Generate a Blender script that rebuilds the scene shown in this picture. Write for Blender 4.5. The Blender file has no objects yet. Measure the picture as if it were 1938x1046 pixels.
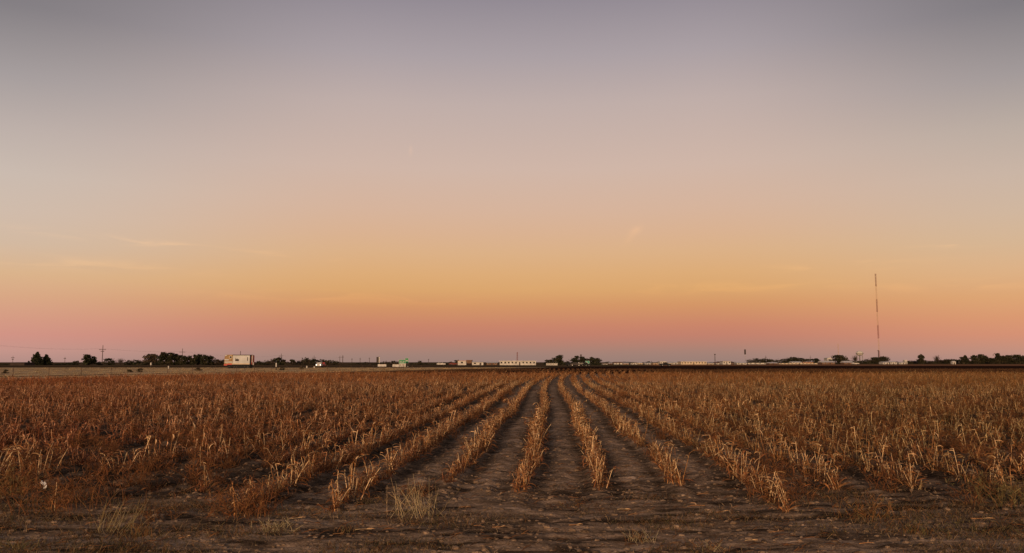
import bpy, math, random
import numpy as np
R = math.radians
rnd = random.Random(7)
rng = np.random.default_rng(7)
scn = bpy.context.scene
C = scn.collection

# ------------------------------------------------------------------ camera
F, CX, CY, YH, CAMH = 1550.0, 969.0, 523.0, 685.0, 1.64      # photo pixels, metres
PITCH = math.atan((YH - CY) / F)
cam = bpy.data.cameras.new('camera')
cam.sensor_width = 36.0
cam.lens = 36.0 * F / 1938.0
cam.clip_start, cam.clip_end = 0.1, 20000
camo = bpy.data.objects.new('camera', cam)
C.objects.link(camo)
camo.location = (0, 0, CAMH)
camo.rotation_euler = (math.pi / 2 + PITCH, 0, 0)
scn.camera = camo

# ------------------------------------------------------------------ exposure
scn.view_settings.view_transform = 'Standard'
scn.view_settings.look = 'None'
scn.view_settings.exposure = 0
scn.view_settings.gamma = 1

# ------------------------------------------------------------------ sky
def s2l(c):
    return tuple(((v / 255) / 12.92 if v / 255 <= 0.04045 else ((v / 255 + 0.055) / 1.055) ** 2.4) for v in c)

world = bpy.data.worlds.new('World')
scn.world = world
world.use_nodes = True
nt = world.node_tree
nt.nodes.clear()
N, L = nt.nodes.new, nt.links.new
def wm(op, a, b=None, c=None):
    n = N('ShaderNodeMath'); n.operation = op
    for i, v in enumerate((a, b, c)):
        if v is None: continue
        if isinstance(v, (int, float)): n.inputs[i].default_value = v
        else: L(v, n.inputs[i])
    return n.outputs[0]
def wmap(v, a, b, c=0.0, d=1.0, smooth=True):
    n = N('ShaderNodeMapRange'); n.interpolation_type = 'SMOOTHSTEP' if smooth else 'LINEAR'
    L(v, n.inputs[0])
    for i, x in zip((1, 2, 3, 4), (a, b, c, d)): n.inputs[i].default_value = x
    return n.outputs[0]
def wmix(f, a, b, mode='MIX'):
    n = N('ShaderNodeMix'); n.data_type = 'RGBA'; n.blend_type = mode
    for s, v in ((0, f), (6, a), (7, b)):
        if isinstance(v, (int, float)): n.inputs[s].default_value = v
        elif isinstance(v, tuple): n.inputs[s].default_value = (*v, 1)
        else: L(v, n.inputs[s])
    return n.outputs[2]
tc = N('ShaderNodeTexCoord')
sep = N('ShaderNodeSeparateXYZ'); L(tc.outputs['Generated'], sep.inputs[0])
dx, dy, dz = sep.outputs
elev = wm('MULTIPLY', wm('ARCSINE', dz), 180 / math.pi)
azim = wm('MULTIPLY', wm('ARCTAN2', dx, dy), 180 / math.pi)
def ramp(stops, top=60.0):
    n = N('ShaderNodeValToRGB'); L(wm('DIVIDE', elev, top), n.inputs[0])
    cr = n.color_ramp; cr.interpolation = 'LINEAR'
    while len(cr.elements) > 1: cr.elements.remove(cr.elements[-1])
    for i, (e, c) in enumerate(stops):
        el = cr.elements[0] if i == 0 else cr.elements.new(min(1, e / top))
        el.position = min(1, e / top); el.color = (*s2l(c), 1)
    return n.outputs[0]
mid = ramp([(0, (154, 127, 118)), (0.6, (164, 130, 118)), (1.1, (178, 130, 114)), (1.8, (194, 129, 109)), (2.5, (202, 133, 106)),
            (3.9, (212, 150, 103)), (5.0, (219, 166, 110)), (6.1, (221, 172, 120)), (7.6, (220, 177, 135)), (9, (218, 178, 146)),
            (10.5, (215, 180, 156)), (13.4, (208, 182, 168)), (17.8, (192, 174, 169)), (21, (171, 160, 164)),
            (24.6, (147, 139, 148)), (38, (104, 104, 118)), (60, (84, 90, 110))])
side_l = ramp([(0, (180, 142, 134)), (0.7, (198, 149, 138)), (1.6, (210, 148, 134)), (2.6, (214, 156, 133)), (3.9, (217, 168, 134)),
             (5.3, (219, 180, 141)), (7.1, (211, 186, 163)), (9, (208, 188, 172)), (11.3, (202, 187, 176)),
             (14, (188, 175, 169)), (17, (165, 157, 157)), (21, (131, 126, 130)), (30, (98, 98, 104)), (60, (78, 84, 100))])  # lens vignette partly put into both side ramps as darkening with height
side_r = ramp([(0, (178, 140, 130)), (0.7, (197, 145, 126)), (1.6, (214, 146, 117)), (2.6, (219, 154, 114)), (3.9, (222, 167, 118)),
             (5.5, (221, 178, 136)), (7.1, (214, 182, 149)), (9, (208, 183, 160)), (11.3, (201, 181, 166)),
             (14, (186, 172, 162)), (17, (161, 153, 153)), (21, (126, 122, 127)), (30, (96, 96, 102)), (60, (78, 84, 100))])
col = wmix(wmap(azim, -9, -35), mid, side_l)
col = wmix(wmap(azim, 12, 36), col, side_r)
# dusk glow on the far side of the sky, behind the camera, where the sun is going down
back = ramp([(0, (255, 190, 120)), (4, (255, 205, 140)), (10, (248, 205, 165)), (20, (215, 195, 185)), (40, (140, 140, 155)), (60, (100, 108, 128))])
col = wmix(wmap(dy, 0.45, -0.6), col, back)
# thin wisps of cloud, each round its own direction
tx = N('ShaderNodeCombineXYZ'); L(wm('MULTIPLY', azim, 0.22), tx.inputs[0]); L(wm('MULTIPLY', elev, 1.5), tx.inputs[1])
wn = N('ShaderNodeTexNoise'); wn.inputs['Scale'].default_value = 1.0; wn.inputs['Detail'].default_value = 5
wn.inputs['Distortion'].default_value = 0.6
L(tx.outputs[0], wn.inputs['Vector'])
wfac = wmap(wn.outputs['Fac'], 0.42, 0.68)
def wisp(a0, e0, la, le, slope, amp, soft=True):
    a = wm('DIVIDE', wm('SUBTRACT', azim, a0), la)
    e = wm('DIVIDE', wm('SUBTRACT', wm('SUBTRACT', elev, e0), wm('MULTIPLY', wm('SUBTRACT', azim, a0), slope)), le)
    g = wm('POWER', math.e, wm('MULTIPLY', wm('ADD', wm('MULTIPLY', a, a), wm('MULTIPLY', e, e)), -1.0))
    return wm('MULTIPLY', wm('MULTIPLY', g, amp), wfac) if soft else wm('MULTIPLY', g, amp)
tot = None
for w in ((-23, 7.55, 8.0, 0.22, -0.05, 1.0), (-29, 6.1, 7, 0.4, -0.02, 0.7), (28.6, 7.15, 1.8, 0.13, -0.02, 1.3), (22, 6.2, 5, 0.3, 0.0, 0.6),
          (8.7, 9.1, 0.40, 0.26, 0.3, 0.55, False), (8.3, 8.6, 0.40, 0.30, 0.8, 0.25, False), (-7.2, 14.6, 0.12, 0.32, 0.0, 0.45, False),
          (14, 5.0, 9, 0.35, 0.0, 0.5), (-12, 4.4, 9, 0.4, -0.02, 0.5), (30, 4.7, 7, 0.3, 0.0, 0.5)):
    v = wisp(*w); tot = v if tot is None else wm('ADD', tot, v)
col = wmix(tot, col, (0.12, 0.055, 0.008), 'ADD')
below = wmap(dz, 0.0, -0.03)
col = wmix(below, col, (0.10, 0.06, 0.04))
bg = N('ShaderNodeBackground'); L(col, bg.inputs[0]); bg.inputs[1].default_value = 1.0
wo = N('ShaderNodeOutputWorld'); L(bg.outputs[0], wo.inputs[0])

# ------------------------------------------------------------------ low sun behind the camera
SUN_EL, SUN_AZ = R(9), R(193)            # azimuth clockwise from +y; behind and a little to the left
sl = bpy.data.lights.new('sun', 'SUN'); sl.energy = 3.1; sl.angle = R(1.5); sl.color = (1.0, 0.66, 0.39)
so = bpy.data.objects.new('sun', sl); C.objects.link(so)
from mathutils import Vector
sd = Vector((math.sin(SUN_AZ) * math.cos(SUN_EL), math.cos(SUN_AZ) * math.cos(SUN_EL), math.sin(SUN_EL)))
so.rotation_euler = sd.to_track_quat('Z', 'Y').to_euler()
so.location = (0, -20, 10)

# ------------------------------------------------------------------ helpers
def tag(o, label=None, cat=None, group=None, kind=None):
    if label: o['label'] = label
    if cat: o['category'] = cat
    if group: o['group'] = group
    if kind: o['kind'] = kind
    return o
def empty(name, loc, label, cat, group=None, rz=0.0, kind=None):
    o = bpy.data.objects.new(name, None); C.objects.link(o)
    o.empty_display_size = 0.2
    o.location = loc; o.rotation_euler = (0, 0, rz)
    return tag(o, label, cat, group, kind)
def link(name, me, parent=None, loc=None):
    o = bpy.data.objects.new(name, me); C.objects.link(o)
    if parent is not None: o.parent = parent
    if loc is not None: o.location = loc
    return o
def mesh_np(name, V, Q, tint=None, mat=None, smooth=False):
    """V (n,3), Q (m,4) or (m,3) int faces, tint (n,3) -> mesh"""
    V = np.ascontiguousarray(V, dtype=np.float32); Q = np.ascontiguousarray(Q, dtype=np.int32)
    k = Q.shape[1]
    me = bpy.data.meshes.new(name)
    me.vertices.add(len(V)); me.vertices.foreach_set('co', V.ravel())
    me.loops.add(Q.size); me.loops.foreach_set('vertex_index', Q.ravel())
    me.polygons.add(len(Q)); me.polygons.foreach_set('loop_start', np.arange(0, Q.size, k, dtype=np.int32))
    if smooth: me.polygons.foreach_set('use_smooth', np.ones(len(Q), dtype=bool))
    me.update(calc_edges=True)
    if tint is not None:
        a = me.color_attributes.new('tint', 'FLOAT_COLOR', 'POINT')
        t = np.ones((len(V), 4), dtype=np.float32); t[:, :3] = tint
        a.data.foreach_set('color', t.ravel())
    if mat: me.materials.append(mat)
    return me

class MB:
    """collects boxes, prisms and tubes into one mesh"""
    def __init__(s): s.v, s.f = [], []
    def add(s, vs, fs):
        n = len(s.v); s.v += [tuple(v) for v in vs]; s.f += [tuple(i + n for i in f) for f in fs]; return s
    def box(s, x0, x1, y0, y1, z0, z1):
        return s.add([(x0, y0, z0), (x1, y0, z0), (x1, y1, z0), (x0, y1, z0), (x0, y0, z1), (x1, y0, z1), (x1, y1, z1), (x0, y1, z1)],
                     [(0, 3, 2, 1), (4, 5, 6, 7), (0, 1, 5, 4), (1, 2, 6, 5), (2, 3, 7, 6), (3, 0, 4, 7)])
    def prism(s, prof, y0, y1, inset=0.0):
        """profile in (x,z), extruded along y; inset narrows the top part a little"""
        n = len(prof); zs = [p[1] for p in prof]; zm = (min(zs) + max(zs)) / 2
        a = [(x, y0 + (inset if z > zm else 0), z) for x, z in prof]; b = [(x, y1 - (inset if z > zm else 0), z) for x, z in prof]
        return s.add(a + b, [tuple(range(n)), tuple(range(2 * n - 1, n - 1, -1))] + [(i, i + n, (i + 1) % n + n, (i + 1) % n) for i in range(n)])
    def tube(s, pts, r, n=6, cap=True):
        pts = [Vector(p) for p in pts]; rs = r if isinstance(r, (list, tuple)) else [r] * len(pts)
        vs, fs = [], []
        for i, p in enumerate(pts):
            t = (pts[min(i + 1, len(pts) - 1)] - pts[max(i - 1, 0)]).normalized()
            u = t.cross(Vector((0, 0, 1)) if abs(t.z) < 0.9 else Vector((1, 0, 0))).normalized(); w = t.cross(u)
            for k in range(n):
                a = 2 * math.pi * k / n
                vs.append(p + (u * math.cos(a) + w * math.sin(a)) * rs[i])
        for i in range(len(pts) - 1):
            for k in range(n):
                fs.append((i * n + k, i * n + (k + 1) % n, (i + 1) * n + (k + 1) % n, (i + 1) * n + k))
        if cap: fs += [tuple(range(n - 1, -1, -1)), tuple(range((len(pts) - 1) * n, len(pts) * n))]
        return s.add(vs, fs)
    def lathe(s, prof, n=20, cx=0, cy=0):
        vs, fs = [], []
        for r, z in prof:
            for k in range(n):
                a = 2 * math.pi * k / n; vs.append((cx + r * math.cos(a), cy + r * math.sin(a), z))
        for i in range(len(prof) - 1):
            for k in range(n): fs.append((i * n + k, i * n + (k + 1) % n, (i + 1) * n + (k + 1) % n, (i + 1) * n + k))
        fs += [tuple(range(n - 1, -1, -1)), tuple(range((len(prof) - 1) * n, len(prof) * n))]
        return s.add(vs, fs)
    def mesh(s, name, mat, smooth=False):
        me = bpy.data.meshes.new(name); me.from_pydata(s.v, [], s.f); me.materials.append(mat)
        if smooth:
            for p in me.polygons: p.use_smooth = True
        me.update(); return me
    def build(s, name, mat, parent=None, loc=None, smooth=False):
        return link(name, s.mesh(name, mat, smooth), parent, loc)

def material(name, c1, c2=None, scale=5.0, rough=0.75, bump=0.0, detail=4, metal=0.0, stretch=(1, 1, 1), lo=0.35, hi=0.65):
    m = bpy.data.materials.new(name); m.use_nodes = True
    n, l = m.node_tree.nodes, m.node_tree.links
    b = n['Principled BSDF']; b.inputs['Roughness'].default_value = rough; b.inputs['Metallic'].default_value = metal
    b.inputs['Specular IOR Level'].default_value = 0.0 if rough >= 0.95 or name == 'asphalt' else 0.25
    c2 = c2 or tuple(v * 0.75 for v in c1)
    t = n.new('ShaderNodeTexCoord'); mp = n.new('ShaderNodeMapping'); mp.inputs['Scale'].default_value = stretch
    l.new(t.outputs['Object'], mp.inputs[0])
    ns = n.new('ShaderNodeTexNoise'); ns.inputs['Scale'].default_value = scale; ns.inputs['Detail'].default_value = detail
    l.new(mp.outputs[0], ns.inputs['Vector'])
    r = n.new('ShaderNodeValToRGB'); r.color_ramp.elements[0].position = lo; r.color_ramp.elements[1].position = hi
    r.color_ramp.elements[0].color = (*c2, 1); r.color_ramp.elements[1].color = (*c1, 1)
    l.new(ns.outputs['Fac'], r.inputs[0]); l.new(r.outputs[0], b.inputs['Base Color'])
    if bump:
        bp = n.new('ShaderNodeBump'); bp.inputs['Strength'].default_value = bump
        l.new(ns.outputs['Fac'], bp.inputs['Height']); l.new(bp.outputs[0], b.inputs['Normal'])
    return m
def tint_material(name, rough=0.8, translucent=0.0, scale=25.0):
    m = bpy.data.materials.new(name); m.use_nodes = True
    n, l = m.node_tree.nodes, m.node_tree.links
    b = n['Principled BSDF']; b.inputs['Roughness'].default_value = rough; b.inputs['Specular IOR Level'].default_value = 0.2
    a = n.new('ShaderNodeAttribute'); a.attribute_name = 'tint'
    ns = n.new('ShaderNodeTexNoise'); ns.inputs['Scale'].default_value = scale; ns.inputs['Detail'].default_value = 2
    t = n.new('ShaderNodeTexCoord'); l.new(t.outputs['Object'], ns.inputs['Vector'])
    mr = n.new('ShaderNodeMapRange'); mr.inputs[1].default_value = 0.3; mr.inputs[2].default_value = 0.7
    mr.inputs[3].default_value = 0.7; mr.inputs[4].default_value = 1.25; l.new(ns.outputs['Fac'], mr.inputs[0])
    mx = n.new('ShaderNodeVectorMath'); mx.operation = 'SCALE'; l.new(a.outputs['Color'], mx.inputs[0]); l.new(mr.outputs[0], mx.inputs['Scale'])
    l.new(mx.outputs[0], b.inputs['Base Color'])
    if translucent:
        tr = n.new('ShaderNodeBsdfTranslucent'); l.new(mx.outputs[0], tr.inputs[0])
        ms = n.new('ShaderNodeMixShader'); ms.inputs[0].default_value = translucent
        l.new(b.outputs[0], ms.inputs[1]); l.new(tr.outputs[0], ms.inputs[2]); l.new(ms.outputs[0], n['Material Output'].inputs['Surface'])
    return m

def at(px, D):            # world x of photo column px at distance D (near the horizon line)
    return (px - CX) / F * D * math.cos(PITCH)
def zat(py, D):           # world height of photo row py at distance D
    return CAMH + D * math.tan(PITCH - math.atan((py - CY) / F))

def _h(ix, iy, seed):
    n = (ix.astype(np.int64) * 374761393 + iy.astype(np.int64) * 668265263 + seed * 974634777) & 0xffffffff
    n = ((n ^ (n >> 13)) * 1274126177) & 0xffffffff
    n = (n ^ (n >> 16)) & 0xffff
    return n / 65535.0
def vnoise(x, y, seed=0):
    xi, yi = np.floor(x), np.floor(y); fx, fy = x - xi, y - yi
    fx = fx * fx * (3 - 2 * fx); fy = fy * fy * (3 - 2 * fy)
    a, b = _h(xi, yi, seed), _h(xi + 1, yi, seed); c, d = _h(xi, yi + 1, seed), _h(xi + 1, yi + 1, seed)
    return (a * (1 - fx) + b * fx) * (1 - fy) + (c * (1 - fx) + d * fx) * fy
def fbm(x, y, seed=0, octs=4):
    s, a, t = 0, 1, 0
    for o in range(octs):
        s = s + a * vnoise(x * 2 ** o, y * 2 ** o, seed + o); t += a; a *= 0.5
    return s / t - 0.5

# ------------------------------------------------------------------ the lie of the land
ROW0, ROWS, SLOPE = 0.135, 1.0, 0.06
_wd = np.array([0, 14, 22, 30, 40, 55, 70, 85, 100, 112, 125, 140, 160, 400.])
_ww = np.array([0, 0.03, -0.05, -0.08, -0.38, -0.56, -0.5, -0.3, 0.1, 0.8, 1.9, 3.4, 5.0, 5.0])
_fd = np.linspace(0, 400, 1601)
_fw = np.interp(_fd, _wd, _ww)
_k = np.hanning(41); _k /= _k.sum()
_fw = np.convolve(np.pad(_fw, 20, mode='edge'), _k, mode='valid')
def rowshift(y):
    y = np.asarray(y, dtype=float)
    return SLOPE * (y - 11) + np.interp(y, _fd, _fw) + 0.05 * np.sin(y * 0.55) * np.clip((60 - y) / 40, 0, 1)
EDGE = np.array([(-66, -30.), (-56, 30), (-45.5, 73), (-41.7, 89), (-34.8, 111), (-25.3, 147), (-15, 180), (26, 300), (70, 420)])   # field edge (x at y)
def edge_x(y): return np.interp(y, EDGE[:, 1], EDGE[:, 0])
FIELD_END = 113.0
near_end = {-6: 9.4, -5: 9.3, -4: 10.4, -3: 9.0, -2: 9.2, -1: 11.0, 0: 10.2, 1: 10.45, 2: 10.6, 3: 9.0, 4: 10.3, 5: 10.5, 6: 9.8, 7: 9.6}
def row_near(k): return near_end.get(k, 9.2 + 0.8 * float(_h(np.array([k]), np.array([3]), 5)[0]))
def ground_z(x, y):
    x = np.asarray(x, dtype=float); y = np.asarray(y, dtype=float)
    d = np.hypot(x, y)
    u = (x - ROW0 - rowshift(y)) / ROWS; u = u - np.round(u)
    ridge = 0.05 * np.exp(-(u / 0.14) ** 2) + 0.022 * np.exp(-((np.abs(u) - 0.5) / 0.13) ** 2)
    infield = np.clip((y - 9.0 - 0.8 * (vnoise(x * 0.9, y * 0, 3) - 0.5)) / 1.6, 0, 1) * np.clip((FIELD_END + 2 - y) / 4, 0, 1) * (x > edge_x(y))
    head = 0.07 * fbm(x * 1.1, y * 2.2, 11, 4) + 0.045 * fbm(x * 5.0, y * 6.5, 17, 3)
    rough = 0.05 * fbm(x * 2.2, y * 2.2, 23, 3) + 0.065 * fbm(x * 7, y * 7, 29, 3)
    z = infield * ridge + (1 - 0.6 * infield) * head + infield * rough
    return z * np.clip((125 - d) / 60, 0, 1) * np.clip((d - 1.0) / 2, 0, 1)

soil = bpy.data.materials.new('tilled soil'); soil.use_nodes = True
n, l = soil.node_tree.nodes, soil.node_tree.links
b = n['Principled BSDF']; b.inputs['Roughness'].default_value = 1.0; b.inputs['Specular IOR Level'].default_value = 0.0
g = n.new('ShaderNodeNewGeometry')
def soil_noise(scale, stretch, detail=5):
    mp = n.new('ShaderNodeMapping'); mp.inputs['Scale'].default_value = stretch; l.new(g.outputs['Position'], mp.inputs[0])
    t = n.new('ShaderNodeTexNoise'); t.inputs['Scale'].default_value = scale; t.inputs['Detail'].default_value = detail
    t.inputs['Roughness'].default_value = 0.65; l.new(mp.outputs[0], t.inputs['Vector']); return t.outputs['Fac']
na = soil_noise(1.1, (1, 2.6, 1)); nb = soil_noise(7.0, (0.55, 1.5, 1)); nc = soil_noise(60.0, (0.6, 1, 1), 3)
def mth(op, a, c):
    m = n.new('ShaderNodeMath'); m.operation = op
    for i, v in enumerate((a, c)):
        if isinstance(v, (int, float)): m.inputs[i].default_value = v
        else: l.new(v, m.inputs[i])
    return m.outputs[0]
mixf = mth('ADD', mth('ADD', mth('MULTIPLY', na, 0.32), mth('MULTIPLY', nb, 0.38)), mth('MULTIPLY', nc, 0.3))
rp = n.new('ShaderNodeValToRGB'); cr = rp.color_ramp
cr.elements[0].position = 0.40; cr.elements[0].color = (0.055, 0.036, 0.023, 1)
cr.elements[1].position = 0.62; cr.elements[1].color = (0.390, 0.268, 0.178, 1)
e = cr.elements.new(0.5); e.color = (0.175, 0.116, 0.075, 1)
l.new(mixf, rp.inputs[0])
ta = n.new('ShaderNodeAttribute'); ta.attribute_name = 'tint'
tm = n.new('ShaderNodeVectorMath'); tm.operation = 'MULTIPLY'; l.new(rp.outputs[0], tm.inputs[0]); l.new(ta.outputs['Color'], tm.inputs[1])
l.new(tm.outputs[0], b.inputs['Base Color'])
bp = n.new('ShaderNodeBump'); bp.inputs['Strength'].default_value = 0.9; bp.inputs['Distance'].default_value = 0.03
l.new(mth('ADD', nb, mth('MULTIPLY', nc, 0.6)), bp.inputs['Height']); l.new(bp.outputs[0], b.inputs['Normal'])

ang = np.concatenate([np.arange(-46, 46.01, 0.15), np.arange(50, 314, 6.0)]) * math.pi / 180
rad = [1.2]
while rad[-1] < 9500:
    r0 = rad[-1]
    rad.append(r0 * (1.03 if r0 < 5.5 else 1.0045 if r0 < 30 else 1.011 if r0 < 130 else 1.09))
rad = np.array(rad)
A, RR = np.meshgrid(ang, rad)
gx, gy = RR * np.sin(A), RR * np.cos(A)
gz = ground_z(gx, gy)
na_, nr_ = len(ang), len(rad)
idx = np.arange(na_ * nr_).reshape(nr_, na_)
q = np.stack([idx[:-1, :], np.roll(idx[:-1, :], -1, 1), np.roll(idx[1:, :], -1, 1), idx[1:, :]], -1).reshape(-1, 4)[:, ::-1]
V = np.stack([gx, gy, gz], -1).reshape(-1, 3)
V = np.vstack([V, [[0, 0, 0]]]); cc = len(V) - 1
cap = np.stack([np.full(na_, cc), np.arange(na_), np.roll(np.arange(na_), -1), np.roll(np.arange(na_), -1)], -1)
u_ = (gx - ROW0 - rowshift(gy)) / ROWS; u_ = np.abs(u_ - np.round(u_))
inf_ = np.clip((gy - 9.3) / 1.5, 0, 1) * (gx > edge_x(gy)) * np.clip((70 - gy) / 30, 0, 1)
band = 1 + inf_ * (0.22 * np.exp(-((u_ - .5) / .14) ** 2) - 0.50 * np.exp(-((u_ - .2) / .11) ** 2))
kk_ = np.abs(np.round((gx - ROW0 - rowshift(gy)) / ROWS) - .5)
band = band * (1 - .5 * inf_ * np.clip((kk_ - 1.5) / 3, 0, 1))  # under-canopy shade and leaf litter darkened into the soil tint of outer rows
dark_patches = np.clip((fbm(gx * 1.7, gy * 6.0, 37, 4) - 0.05) / 0.10, 0, 1) * np.clip((14 - gy) / 4, .25, 1)  # elongated patches of darker soil, strongest in the foreground
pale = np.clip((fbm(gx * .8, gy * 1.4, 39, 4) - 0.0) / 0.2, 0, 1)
gt = (band * (1 - .66 * dark_patches) * (1 + .30 * pale)).reshape(-1, 1) * np.ones((1, 3))
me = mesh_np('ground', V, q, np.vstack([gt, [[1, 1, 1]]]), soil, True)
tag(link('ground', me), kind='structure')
me = mesh_np('soil_underfoot', V[list(range(na_)) + [cc]], np.stack([np.full(na_, na_), np.roll(np.arange(na_), -1), np.arange(na_)], -1), np.ones((na_ + 1, 3)), soil, True)
tag(link('ground', me), kind='structure')

def sheet(name, poly, z, mat):
    mb = MB().add([(x, y, z) for x, y in poly], [tuple(range(len(poly)))])
    return tag(mb.build(name, mat), kind='structure')
M = {}
M['plough'] = material('ploughed dark soil', (0.042, 0.020, 0.013), (0.016, 0.008, 0.006), 0.25, 0.95, detail=6, stretch=(0.12, 1, 1))
M['stubble'] = material('reddish stubble', (0.30, 0.145, 0.075), (0.12, 0.055, 0.03), 0.08, 0.95, detail=6, stretch=(0.15, 1, 1))
M['pasture'] = material('dry pasture', (0.13, 0.085, 0.045), (0.05, 0.032, 0.02), 0.05, 0.95, detail=6, stretch=(0.2, 1, 1))
M['verge'] = material('dry verge turf', (0.58, 0.41, 0.23), (0.22, 0.14, 0.08), 0.45, 0.95, detail=8, stretch=(0.35, 0.8, 1), lo=.40, hi=.58)
M['asphalt'] = material('asphalt', (0.035, 0.027, 0.023), (0.022, 0.018, 0.016), 3, 0.9)
M['shade_strip'] = material('painted shade strip', (0.028, 0.016, 0.011), (0.016, 0.010, 0.008), 0.6, 0.95)
RIGHT = 1600
e2 = lambda y, o=0: (float(edge_x(y)) + o, y)
sheet('pasture', [(-2500, 238), (-60, 238), (RIGHT, 262), (2600, 4500), (-2600, 4500)], 0.010, M['pasture'])
sheet('ploughed_field', [e2(116, 4), e2(132, 4), e2(180, 4), e2(300, 4), e2(345, 4), (RIGHT, 345), (RIGHT, 116)], 0.030, M['plough'])
sheet('stubble_field', [e2(346, 4), e2(420, 4), (90, 560), (RIGHT, 700), (RIGHT, 346)], 0.034, M['stubble'])
sheet('verge', [(-400, -30), (-400, 262), (-187, 244), (-60, 236), (2, 258), e2(262, -0.5), e2(180, -0.5), e2(132, -0.5), e2(100, -0.5), e2(80, -0.5), e2(66, -0.5), e2(30, -0.5), e2(-30, -0.5)], 0.040, M['verge'])
sheet('shade_strip', [e2(y, -16.5) for y in (30, 73, 89, 111, 147)] + [e2(180, -13), e2(180, -10.5)] + [e2(y, -13.5) for y in (147, 111, 89, 73, 30)], 0.046, M['shade_strip'])  # added dark strip; stands in for the plants' shade along the field edge
road = [(-420, 338), (-187, 303), (-60, 268), (0, 276), (60, 310), (160, 362), (420, 452), (RIGHT, 800)]
sheet('road', road + [(x, y + 9) for x, y in reversed(road)], 0.060, M['asphalt'])

# ------------------------------------------------------------------ dry crop: plant shapes
STRAW, TAN, RUST, DARK = np.array([0.70, 0.47, 0.25]), np.array([0.33, 0.155, 0.055]), np.array([0.215, 0.078, 0.027]), np.array([0.075, 0.034, 0.017])
class Strips:
    def __init__(s): s.v, s.f, s.t = [], [], []
    def strip(s, P, W, S, c):
        """centre points P (k,3), half widths W, side vectors S (k,3), colour (k,3)"""
        n0 = sum(len(x) for x in s.v); k = len(P)
        a, b_ = P - S * W[:, None], P + S * W[:, None]
        s.v.append(np.stack([a, b_], 1).reshape(-1, 3)); s.t.append(np.repeat(c, 2, 0))
        i = n0 + 2 * np.arange(k - 1)
        s.f.append(np.stack([i, i + 1, i + 3, i + 2], -1))
    def tube(s, P, W, c, n=3):
        n0 = sum(len(x) for x in s.v); k = len(P)
        a = 2 * math.pi * np.arange(n) / n
        ring = np.stack([np.cos(a), np.sin(a), 0 * a], -1)
        T = np.gradient(P, axis=0); T /= np.linalg.norm(T, axis=1, keepdims=True) + 1e-9
        ref = np.where(np.abs(T[:, 2:3]) > 0.6, np.array([[1., 0, 0]]), np.array([[0, 0, 1.]]))
        U = np.cross(T, ref); U /= np.linalg.norm(U, axis=1, keepdims=True) + 1e-9; Wv = np.cross(T, U)
        vv = P[:, None, :] + (U[:, None, :] * ring[None, :, 0:1] + Wv[:, None, :] * ring[None, :, 1:2]) * W[:, None, None]
        s.v.append(vv.reshape(-1, 3)); s.t.append(np.repeat(c, n, 0))
        for i in range(k - 1):
            j = np.arange(n)
            s.f.append(np.stack([n0 + i * n + j, n0 + i * n + (j + 1) % n, n0 + (i + 1) * n + (j + 1) % n, n0 + (i + 1) * n + j], -1))
    def arrays(s): return np.vstack(s.v), np.vstack(s.f), np.vstack(s.t)

def curve_path(p0, azi, el0, el1, length, k, wob=0.0, power=1.0):
    els = el0 + (el1 - el0) * np.linspace(0, 1, k) ** power
    az = azi + np.cumsum(rng.normal(0, wob, k))
    st = length / (k - 1)
    d = np.stack([np.cos(els) * np.cos(az), np.cos(els) * np.sin(az), np.sin(els)], -1)
    return np.vstack([p0, p0 + np.cumsum(d[:-1] * st, 0)]), d
def leaf(S, p0, azi, length, width, k, c0, c1, el0=None, el1=None):
    el0 = rng.uniform(0.3, 1.25) if el0 is None else el0
    el1 = rng.uniform(-1.5, -0.6) if el1 is None else el1
    P, d = curve_path(p0, azi, el0, el1, length, k, 0.35, rng.uniform(0.5, 1.8))
    side = np.cross(d, np.array([0, 0, 1.])); side /= np.linalg.norm(side, axis=1, keepdims=True) + 1e-6
    up = np.cross(side, d)
    roll = rng.uniform(-0.9, 0.9) + np.linspace(0, rng.uniform(-1.6, 1.6), k)
    side = side * np.cos(roll)[:, None] + up * np.sin(roll)[:, None]
    t = np.linspace(0, 1, k)
    W = width * np.clip(0.45 + 1.9 * t - 2.3 * t ** 2, 0.08, 1)
    S.strip(P, W, side, c0 + (c1 - c0) * t[:, None])
def pick(*cs):
    c = cs[rng.integers(len(cs))]; return c * rng.uniform(0.75, 1.25)
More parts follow.
